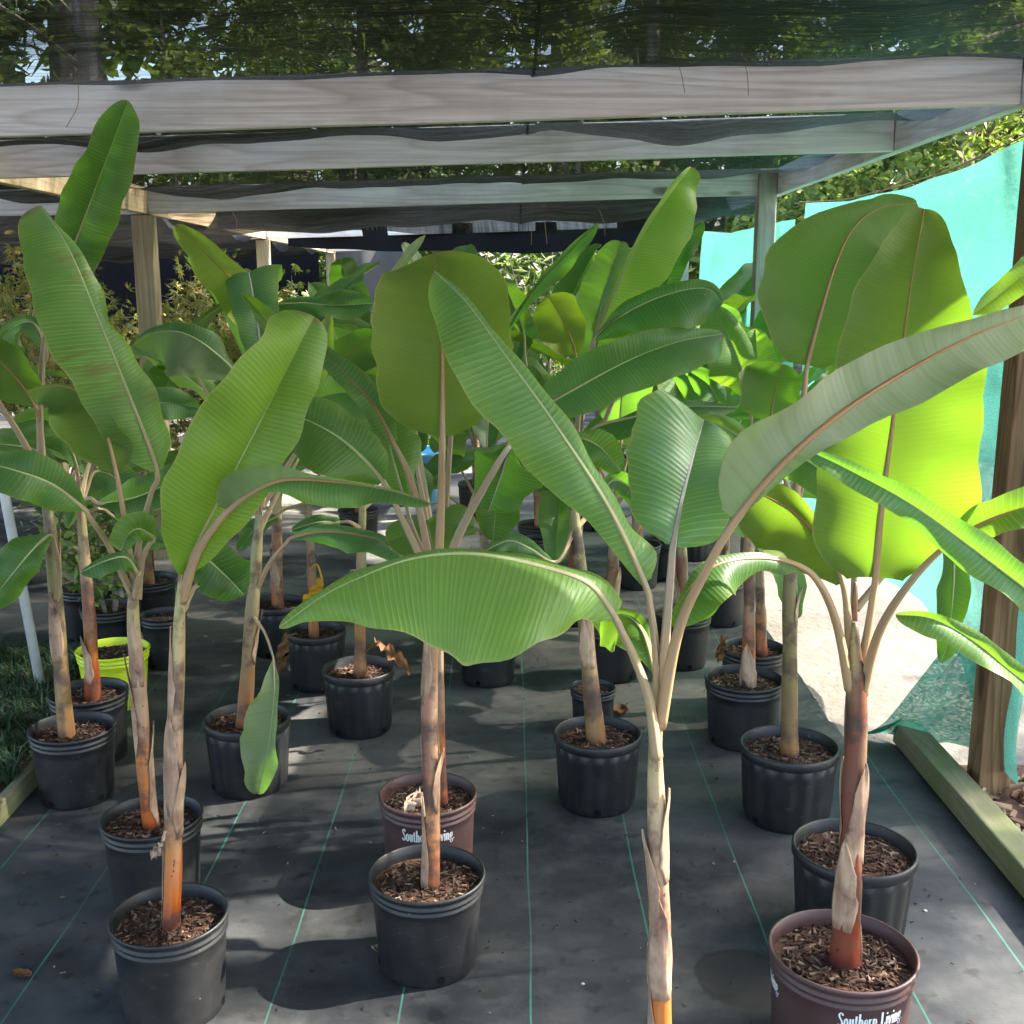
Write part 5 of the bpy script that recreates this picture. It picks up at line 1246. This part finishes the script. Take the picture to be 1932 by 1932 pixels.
# ------------------------------------------------------------------ further rows
def auto_plant(x, y, hgt, seed, label, R=0.135, kind='ring', tone=None, nleaf=7, L=0.85, W=0.13, az0=None, group='banana plants in the back rows'):
    rng = random.Random(seed); loc = Vector((x, y, 0))
    pl = new_plant('potted_banana_plant', label, 'banana plant', group, loc, seed)
    make_pot(pl['root'], loc, R, 0.24, kind, 'pot', rot=seed)
    lx, ly = rng.uniform(-.03, .03), rng.uniform(-.03, .03)
    top = Vector((x + lx, y + ly, hgt))
    stem_tube(pl, [(x, y, .18), (x + lx * .3, y + ly * .3, .2 + (hgt - .2) * .45), top], [.027, .024, .014], tone or rng.choice([(1, .95, .1), (.2, .95, .8), (.5, 1, .3)]),
              [(.15, .5, rng.uniform(0, 6), 2.6, .6)])
    a = az0 if az0 is not None else rng.uniform(0, 6.28)
    for k in range(nleaf):
        g = k / max(1, nleaf - 1)
        a += 2.4 + rng.uniform(-.35, .35)
        el = math.radians(32 + 50 * g + rng.uniform(-8, 8))
        base = (x + lx * (0.6 + .4 * g), y + ly, .2 + (hgt - .2) * (0.80 + 0.2 * g))
        tn = rng.choice([(.12, .95, .35), (.3, 1, .2), (.55, 1.05, .1), (.08, .85, .2), (.2, 1, .5)])
        auto_leaf(pl, base, a, el, L * rng.uniform(.75, 1.1), W * rng.uniform(.85, 1.1), math.radians(rng.uniform(35, 95)) * (1.15 - 0.6 * g), rng.uniform(.2, .38), tn, rng, rng.uniform(-.3, .3), rng.uniform(8, 30))
    return pl
BL = {0: 'banana plant half hidden behind the stalks of the glowing orange-based one', 1: 'banana plant just behind the small grey-black pot and olive stem',
      2: 'banana plant standing just left of the pair of pinkish stems', 3: 'banana plant behind the one with the faded hanging leaf', 4: 'banana plant right behind the dark streaked red stem'}
bl = 'banana plant standing among the crowded back rows under the shade cloth'
for i, (x, y, hg, k) in enumerate([(-0.10, 4.55, .75, 'ring'), (0.42, 4.60, .80, 'ring'), (0.74, 4.75, .70, 'ring'), (-1.05, 4.9, .85, 'rib'), (1.02, 5.35, .85, 'ring'), (0.30, 5.35, .85, 'rib'),
        (-0.35, 5.75, .9, 'ring'), (0.68, 6.0, .9, 'ring'), (0.16, 6.5, .9, 'ring'), (1.10, 6.6, .9, 'rib'), (-0.95, 6.9, .95, 'ring'), (0.55, 7.4, 1.0, 'ring'), (-0.25, 7.8, 1.0, 'rib'), (1.0, 8.0, 1.0, 'ring')]):
    auto_plant(x, y, hg, 100 + i, BL.get(i, bl), R=.128, kind=k, nleaf=7 if y < 6.5 else 6, L=.75, W=.115)
sb = 'banana plant beyond the metal pipe at the edge of the side bay'
for i, (x, y, hg) in enumerate([(-2.35, 4.4, .8), (-2.75, 5.3, .85), (-1.75, 5.3, .8)]):
    auto_plant(x, y, hg, 140 + i, sb, R=.128, nleaf=6, L=.7, W=.11, group='banana plants by the side bay')

# ------------------------------------------------------------------ other pots and plants
def lone_pot(rim, label, seed, kind='ring', mat='pot', h=0.24, cat='pot', name='plant_pot', taper=.84, group=None):
    loc, R = pot_at(*rim, h=h)
    root = empty(name, loc); tag(root, label, cat, group)
    o = make_pot(root, (0, 0, 0), R, h, kind, mat, taper, rot=seed); return root, loc, R
lone_pot((1076, 1162, 1272, 1318), 'small grey-black pot tucked behind the ribbed pot with the olive stem', 1, h=0.17)
lone_pot((145, 280, 1198, 1247), 'lime green plastic pot behind the red-brown stem', 2, mat='pot_lime', h=0.235, taper=.80)
def leaf_cloud(mb, c, n, rad, size, rng, kind='ellipse', droop=0.3, squash=1.0):
    for _ in range(n):
        while True:
            d = Vector((rng.uniform(-1, 1), rng.uniform(-1, 1), rng.uniform(-1, 1)))
            if d.length < 1: break
        p = Vector(c) + Vector((d.x * rad, d.y * rad, d.z * rad * squash))
        t = Vector((rng.gauss(0, 1), rng.gauss(0, 1), rng.gauss(-droop, .6))).normalized()
        s = t.cross(Vector((rng.gauss(0, 1), rng.gauss(0, 1), rng.gauss(0, 1)))).normalized()
        l = size * rng.uniform(.6, 1.3)
        if kind == 'needle': w = l * .07
        elif kind == 'narrow': w = l * .10
        else: w = l * .26
        nn = s.cross(t) * (l * .08)
        i = len(mb.v)
        if kind == 'maple':
            for ang in (-1.15, -.6, 0, .6, 1.15):
                q = (t * math.cos(ang) + s * math.sin(ang)) * l * (1 - .28 * abs(ang)); m = q * .45; sd = q.cross(nn).normalized() * l * .10
                i = len(mb.v); mb.v += [p, p + m + sd, p + q, p + m - sd]; mb.f.append((i, i + 1, i + 2, i + 3))
        else:
            mb.v += [p, p + t * l * .45 + s * w + nn, p + t * l, p + t * l * .45 - s * w + nn]; mb.f.append((i, i + 1, i + 2, i + 3))
def shrub(name, loc, hgt, rad, n, size, mat, label, seed, cat='shrub', kind='ellipse', pot=None, stems=7, group=None, z0=0.0, zc=None):
    rng = random.Random(seed); root = empty(name, loc); tag(root, label, cat, group)
    if pot: make_pot(root, (0, 0, 0), pot, 0.24, 'ring', 'pot', rot=seed); z0 = 0.2
    sm, lm = MB(), MB()
    for k in range(stems):
        a = rng.uniform(0, 6.28); r = rad * rng.uniform(.35, 1.0); zt = hgt * rng.uniform(.65, 1.0)
        p0 = Vector((.02 * math.cos(a), .02 * math.sin(a), z0)); p2 = Vector((r * math.cos(a), r * math.sin(a), zt)); p1 = p0.lerp(p2, .5) + Vector((0, 0, .12 * hgt))
        C = catmull([p0, p1, p2], 10); sm.tube(C, [.010 * (1 - .8 * i / 10) * (hgt ** .5) for i in range(11)], 6, False)
        for i in range(3, 11):
            leaf_cloud(lm, C[i], max(1, n // (stems * 8)), rad * .34, size, rng, kind)
            if i > 4:
                tw = C[i] + Vector((rng.uniform(-1, 1), rng.uniform(-1, 1), rng.uniform(-.2, .6))) * rad * .4
                sm.tube([C[i], tw], [.003, .001], 4, False)
    sm.build('branches', M['bark'], root); lm.build('foliage', M[mat], root)
    return root
shrub('potted_shrub', (G(215, 1240).x, G(215, 1240).y, 0), .82, .26, 620, .055, 'shrub', 'leafy green shrub in black pot behind the red-brown banana stem', 5, pot=.13)
shrub('potted_shrub', (-2.0, 5.15, 0), .75, .24, 420, .05, 'shrub', 'low leafy shrub in black pot beyond the metal pipe', 6, pot=.12)
shrub('potted_shrub', (-2.45, 4.6, 0), .38, .13, 130, .045, 'shrub', 'small bushy seedling in a small black pot past the grass bed', 8, pot=.085)
lone_pot((265, 352, 1135, 1178), 'black pot with a cut stump behind the leaning pink stem', 7, h=.24, kind='ring')
shrub('japanese_maple', (-2.55, 7.5, 0), 1.78, .85, 4200, .066, 'maple', 'lacy green and yellow maple growing behind the knotty cream post', 11, 'maple tree', 'maple', stems=12)
shrub('japanese_maple', (-3.35, 8.3, 0), 1.68, .75, 2400, .066, 'maple', 'smaller lacy maple in front of the black cloth wall', 12, 'maple tree', 'maple', stems=10)
shrub('japanese_maple', (-1.70, 8.05, 0), 1.66, .62, 2600, .066, 'maple', 'lacy yellow-green maple right of the knotty cream post', 13, 'maple tree', 'maple', stems=10)
shrub('willowy_shrub', (0.35, 10.6, 0), 2.05, .65, 1100, .13, 'broad', 'willowy shrub with drooping narrow pale leaves beyond the far roof end', 21, 'shrub', 'narrow', stems=12)
shrub('willowy_shrub', (1.25, 11.2, 0), 2.0, .6, 800, .13, 'broad', 'willowy narrow-leaved shrub behind the tall bright lime banana leaf', 22, 'shrub', 'narrow', stems=10)
for i, (x, y) in enumerate([(0.45, 8.6), (0.9, 8.9), (-.6, 8.8), (-1.2, 8.2)]):
    shrub('potted_shrub', (x, y, 0), .55, .2, 200, .05, 'shrub', 'low leafy shrub in a pot behind the back banana rows', 30 + i, pot=.12, group='low shrubs in pots at the back')

# mondo grass bed at the left edge
def grass_bed():
    rng = random.Random(9); mb = MB()
    a, b = G(0, 1245), G(95, 1310)
    x0, x1, y0, y1 = -2.5, -1.62, 3.35, 4.75
    for _ in range(700):
        c = Vector((rng.uniform(x0, x1), rng.uniform(y0, y1), .05))
        for k in range(11):
            an = rng.uniform(0, 6.28); l = rng.uniform(.06, .12); lean = rng.uniform(.2, 1.1)
            d = Vector((math.cos(an) * lean, math.sin(an) * lean, 1)).normalized(); s = d.cross(Vector((0, 0, 1)))
            s = (s.normalized() if s.length > .01 else Vector((1, 0, 0))) * .0028
            p1 = c + d * l * .6; p2 = c + d * l + Vector((math.cos(an), math.sin(an), -.6)) * l * .25
            i = len(mb.v); mb.v += [c - s, c + s, p1 + s, p1 - s, p2]; mb.f += [(i, i + 1, i + 2, i + 3), (i + 3, i + 2, i + 4)]
    o = mb.build('mondo_grass', M['grass']); stuff(o); tag(o, 'dark tufted grass filling the low bed beside the metal pipe', 'grass')
    t = MB(); t.box((x0, y0, .004), (x1, y1, .055)); o = t.build('grass_bed_soil', M['soil']); struct(o)
    o = beam_between('bed_edging', (x1 + .02, y0 - .1, 0.004), (x1 + .02, y1, .004), .03, .075, M['wood_sill']); tag(o, 'thin timber edging along the dark grass bed', 'timber')
grass_bed()

# galvanised pipe frame
def pipe():
    p0, pt = Vector((-1.86, 4.27, 0)), Vector((-2.03, 4.27, 1.86))
    root = empty('pipe_frame', p0); tag(root, 'galvanised metal pipe frame standing by the grass bed', 'pipe frame')
    mb = MB(); mb.tube([p0 - p0, pt - p0], .019, 14); mb.build('upright', M['metal'], root, True)
    mb = MB(); mb.tube([pt - p0 + Vector((.03, 0, 0)), pt - p0 + Vector((-2.6, 0, .02))], .021, 14); mb.build('crossbar', M['metal'], root, True)
    mb = MB(); mb.tube([pt - p0 + Vector((-2.5, 0, .02)), Vector((-2.5, 0, 0))], .019, 14); mb.build('upright', M['metal'], root, True)
pipe()

# benches at the back left
def bench(x0, x1, y0, y1, h, label):
    root = empty('nursery_bench', ((x0 + x1) / 2, y0, 0)); tag(root, label, 'bench', 'slatted benches at the back')
    o = Vector(root.location)
    n = 5
    for k in range(n):
        ya = y0 + (y1 - y0) * k / n
        b = beam_between('plank', (x0, ya + .07, h), (x1, ya + .07, h), .125, .03, M['wood_grey']); b.location -= o; b.parent = root
    b = beam_between('apron', (x0, y0 - .025, h - .10), (x1, y0 - .025, h - .10), .03, .125, M['wood_grey']); b.location -= o; b.parent = root
    for xx in (x0 + .1, (x0 + x1) / 2, x1 - .1):
        for yy in (y0 + .05, y1 - .08):
            mb = MB(); mb.box((xx - .04, yy - .04, 0), (xx + .04, yy + .04, h - .002)); l = mb.build('leg', M['wood_post'], None, loc=(xx, yy, 0)); l.location -= o; l.parent = root
bench(-4.6, -1.75, 8.6, 9.4, .86, 'grey slatted nursery bench behind the maple')
bench(-3.9, -2.3, 5.9, 6.5, .84, 'grey slatted bench beyond the side-bay banana plants')

# coil of black hose, blue tub
def hose():
    c = G(672, 985); root = None; mb = MB()
    n = 9; pts = []
    for k in range(n * 24 + 1):
        a = 2 * math.pi * k / 24; x = (k / (n * 24) - .5) * .17
        r = .105 + .008 * math.sin(k * .37)
        pts.append(Vector((x, r * math.cos(a), .125 + r * math.sin(a))))
    mb.tube(pts, .0115, 8); o = mb.build('hose_coil', M['hose'], None, True); o.location = (c.x, c.y, 0); o.rotation_euler = (0, 0, .25)
    tag(o, 'coil of shiny black hose standing on the dusty floor fabric', 'hose coil')
hose()
def tub():
    c = P(793, 880, 8.3); root = empty('blue_tub', (c.x, 8.3, 0)); tag(root, 'pale blue plastic tub far back behind the broad olive leaf', 'tub')
    mb = MB(); mb.lathe([(.001, 0), (.15, 0), (.17, .02), (.20, .36), (.215, .365), (.215, .39), (.195, .39), (.19, .36), (.16, .04), (.001, .04)], 30); mb.build('body', M['blue'], root, True)
    mb = MB(); 
    for s in (-1, 1): mb.tube(catmull([(s * .21, -.05, .34), (s * .25, 0, .30), (s * .21, .05, .34)], 8), .008, 6)
    mb.build('handles', M['blue'], root, True)
tub()
lone_pot((985, 1040, 1005, 1025), 'black pot at the foot of the back banana rows', 21, group='spare pots at the back')
lone_pot((926, 986, 1030, 1052), 'black pot at the foot of the back banana rows', 22, group='spare pots at the back')
lone_pot((1215, 1290, 1000, 1026), 'black pot at the foot of the back banana rows', 23, group='spare pots at the back')

# ------------------------------------------------------------------ litter on the floor
def curl_leaf(px, py, size, label, mat='dry', seed=0, z=0.012):
    rng = random.Random(seed); c = G(px, py, z); mb = MB(); n = 9
    an = rng.uniform(0, 6.28); t = Vector((math.cos(an), math.sin(an), 0)); s = Vector((-t.y, t.x, 0))
    v, f = [], []
    for k in range(n + 1):
        g = k / n - .5; w = size * .28 * math.sin(math.pi * (k / n * .94 + .03))
        for j in range(5):
            h = j / 4 - .5
            v.append(t * g * size + s * h * 2 * w + Vector((0, 0, size * (.55 * h * h + .28 * g * g + .04 * math.sin(k * 2 + j)))))
    for k in range(n):
        for j in range(4): a = k * 5 + j; f.append((a, a + 1, a + 6, a + 5))
    o = obj_from('fallen_leaf', v, f, M[mat], None, True); o.location = c - Vector((0, 0, min(q.z for q in v) + z - .005)); tag(o, label, 'leaf', 'fallen leaves on the floor')
curl_leaf(42, 1836, .055, 'curled brown dead leaf lying on a green stripe', seed=2)
curl_leaf(1172, 1342, .10, 'crumpled brown dead leaf behind the ribbed pot with the olive stem', seed=3)
curl_leaf(1480, 1090, .06, 'dead leaf beside the floor fabric edge', seed=5)
curl_leaf(293, 1756, .065, 'yellow leaf scrap on the bark in the front ringed pot', 'yellow', seed=8, z=.225)
curl_leaf(722, 1648, .07, 'pale dry leaf scrap on the sunlit bark of the grey-black pot', 'sheath', seed=9, z=.225)
rng = random.Random(77)
for i, (a, b) in enumerate([(1745, 1722), (1100, 1860), (1690, 1820)]):
    c = G(a, b); mb = MB(); r = rng.uniform(.003, .006)
    mb.lathe([(r * .05, 0), (r * .8, 0), (r, r * .4), (r * .7, r * .8), (r * .05, r)], 8, flute=lambda k, an: .2 * math.sin(an * 2 + k)); o = mb.build('pebble', M['stone'], None, True); o.location = c + Vector((0, 0, .004))
    tag(o, 'tiny pale pebble on the dark floor fabric', 'pebble', 'pebbles on the floor')
def floor_litter():
    rng = random.Random(15); mb = MB()
    for _ in range(900):
        x, y = rng.uniform(-2.2, 1.4), 1.9 + 5.5 * rng.random() ** 1.4
        l, w, t = rng.uniform(.0015, .007), rng.uniform(.0008, .0025), .0008
        R = Matrix.Rotation(rng.uniform(0, 6.28), 3, 'Z') @ Matrix.Rotation(rng.gauss(0, .2), 3, 'Y'); c = Vector((x, y, .0075)); i = len(mb.v)
        for q in ((-l, -w, -t), (l, -w * .4, -t), (l, w, -t), (-l, w * .6, -t), (-l, -w, t), (l * .8, -w, t), (l, w * .5, t), (-l, w, t)): mb.v.append(c + R @ Vector(q))
        mb.f += [tuple(i + k for k in q) for q in ((4, 5, 6, 7), (0, 1, 5, 4), (1, 2, 6, 5), (2, 3, 7, 6), (3, 0, 4, 7))]
    o = mb.build('floor_litter', M['soil']); stuff(o); tag(o, 'scattered crumbs of bark on the dark floor fabric', 'bark crumbs')
floor_litter()
# pine needles caught in the shade cloth
for i, (a, b, c, d, y) in enumerate([(1262, 85, 1292, 175, 3.3), (1000, 335, 1002, 462, 8.0), (1012, 335, 1032, 460, 8.0), (148, 158, 125, 240, 3.2), (1395, 90, 1412, 180, 3.25), (1118, 230, 1122, 290, 4.8), (1130, 395, 1142, 445, 6.4), (438, 400, 446, 432, 7.0)]):
    mb = MB(); p, q = P(a, b, y), P(c, d, y); m = (p + q) / 2 + Vector((.01, .01, 0))
    mb.tube(catmull([p, m, q], 8), .0011 * (y / 3.3) ** .7, 5); o = mb.build('pine_needle', M['needle']); tag(o, 'single dry pine needle dangling from the shade cloth', 'pine needle', 'pine needles hanging from the cloth')

# ------------------------------------------------------------------ woodland
def pine_mesh(seed, H, r0, first, crown_r, n, kind, mat, size):
    rng = random.Random(seed); sm, lm = MB(), MB()
    bend = Vector((rng.uniform(-.3, .3), rng.uniform(-.3, .3), 0))
    tr = catmull([(0, 0, -.1), (bend.x * .3, bend.y * .3, H * .4), (bend.x, bend.y, H)], 16)
    sm.tube(tr, [r0 * (1.15 - .85 * i / 16) for i in range(17)], 10, False)
    nb = 26
    for k in range(nb):
        z = H * (first + (1 - first) * (k + rng.random()) / nb); i = min(15, int(z / H * 16)); b = tr[i].copy(); b.z = z
        a = rng.uniform(0, 6.28); g = (z / H - first) / (1 - first)
        l = crown_r * (1.05 - .75 * g) * rng.uniform(.5, 1.1)
        e = b + Vector((math.cos(a) * l, math.sin(a) * l, l * rng.uniform(-.15, .35)))
        m = b.lerp(e, .5) + Vector((0, 0, .1 * l)); C = catmull([b, m, e], 6)
        sm.tube(C, [r0 * .22 * (1 - .8 * q / 6) for q in range(7)], 5, False)
        for q in range(2, 7): leaf_cloud(lm, C[q], n // (nb * 5), l * .28 + .12, size, rng, kind, .2, .7)
    out = []
    for nm, m_, mt in (('trunk', sm, M['bark']), ('crown', lm, M[mat])):
        me = bpy.data.meshes.new(nm); me.from_pydata([tuple(q) for q in m_.v], [], m_.f); me.materials.append(mt); out.append(me)
    return out
PINES = [pine_mesh(1, 11, .15, .18, 2.2, 5200, 'needle', 'pine', .34), pine_mesh(2, 13, .18, .30, 2.6, 5200, 'needle', 'pine', .36), pine_mesh(3, 9, .11, .10, 2.0, 5200, 'needle', 'pine', .30)]
BROAD = [pine_mesh(4, 6, .07, .12, 1.7, 5200, 'ellipse', 'broad', .16), pine_mesh(5, 4.5, .06, .08, 1.4, 4600, 'ellipse', 'broad', .14), pine_mesh(6, 3.6, .05, .05, 1.3, 3800, 'ellipse', 'russet', .14)]
rng = random.Random(5)
def tree(meshes, x, y, s, name, label, group):
    root = empty(name, (x, y, -.01)); root.rotation_euler = (0, 0, rng.uniform(0, 6.28)); root.scale = (s, s, s); tag(root, label, 'tree', group)
    link('trunk', meshes[0], root); link('crown', meshes[1], root)
pl_ = 'tall pine with pale trunk in the woodland behind the shade house'
for i in range(26):
    x = -15 + 30 * (i + rng.uniform(.1, .9)) / 26; y = rng.uniform(15.5, 25)
    tree(PINES[i % 3], x, y, rng.uniform(.85, 1.2), 'pine_tree', pl_, 'pines behind the shade house')
tree(PINES[1], P(172, 60, 15.5).x, 15.5, 1.05, 'pine_tree', 'straight pine with a thick pale trunk showing through the cloth', None)
bl_ = 'leafy green understorey tree at the woodland edge behind the shade house'
for i in range(16):
    x = -11 + 22 * (i + rng.uniform(.1, .9)) / 16; y = rng.uniform(12.8, 17)
    if -7 < x < -.9 and y < 15: y = 16
    tree(BROAD[i % 2], x, y, rng.uniform(.7, 1.15), 'understorey_tree', bl_, 'understorey trees behind the shade house')
rl_ = 'sunlit leafy tree growing outside the green curtain'
for i, (x, y, s, k) in enumerate([(4.6, 12.0, .80, 0), (5.8, 11.0, .9, 1), (3.9, 14.0, .9, 1), (6.6, 14.5, 1.0, 0), (5.6, 18.0, .8, 2), (7.4, 12.6, 1, 2), (6.6, 16.5, .9, 0), (3.1, 12.4, .8, 1), (8.6, 15.2, 1.1, 1), (5.4, 14.0, .9, 2)]):
    tree(BROAD[k], x, y, s, 'leafy_tree', rl_, 'leafy trees outside the curtain')
for i, (x, y, s) in enumerate([(4.9, 12.9, .8), (6.1, 14.8, .9), (8.6, 18, 1.0), (10.5, 20, 1.1), (9.6, 8.6, .9), (12.5, 9.6, 1.0)]):
    tree(PINES[(i + 1) % 3], x, y, s, 'pine_tree', 'slender pine standing outside the green curtain', 'pines outside the curtain')
for i, (x, y, s) in enumerate([(8.6, 4.4, 1.0), (9.4, .8, 1.05), (12.0, 2.8, 1.1)]):
    tree(PINES[i % 3], x, y, s, 'pine_tree', 'tall pine shading the front rows from outside the timber sill', 'pines beside the shade house')
def woodland():
    rng = random.Random(31); mb = MB()
    for _ in range(26000):
        a = rng.uniform(-1.15, 1.25); r = rng.uniform(27, 36); z = rng.uniform(0, 1) ** 1.3 * 11
        p = Vector((math.sin(a) * r, math.cos(a) * r, z)); l = rng.uniform(.3, .75)
        t = Vector((rng.gauss(0, 1), rng.gauss(0, 1), rng.gauss(0, 1))).normalized(); s = t.cross(Vector((rng.gauss(0, 1), rng.gauss(0, 1), 1))).normalized() * l * .35
        i = len(mb.v); mb.v += [p, p + t * l * .5 + s, p + t * l, p + t * l * .5 - s]; mb.f.append((i, i + 1, i + 2, i + 3))
    o = mb.build('far_woodland', M['dark']); stuff(o); tag(o, 'dark green mass of woodland far behind the pines', 'woodland')
woodland()
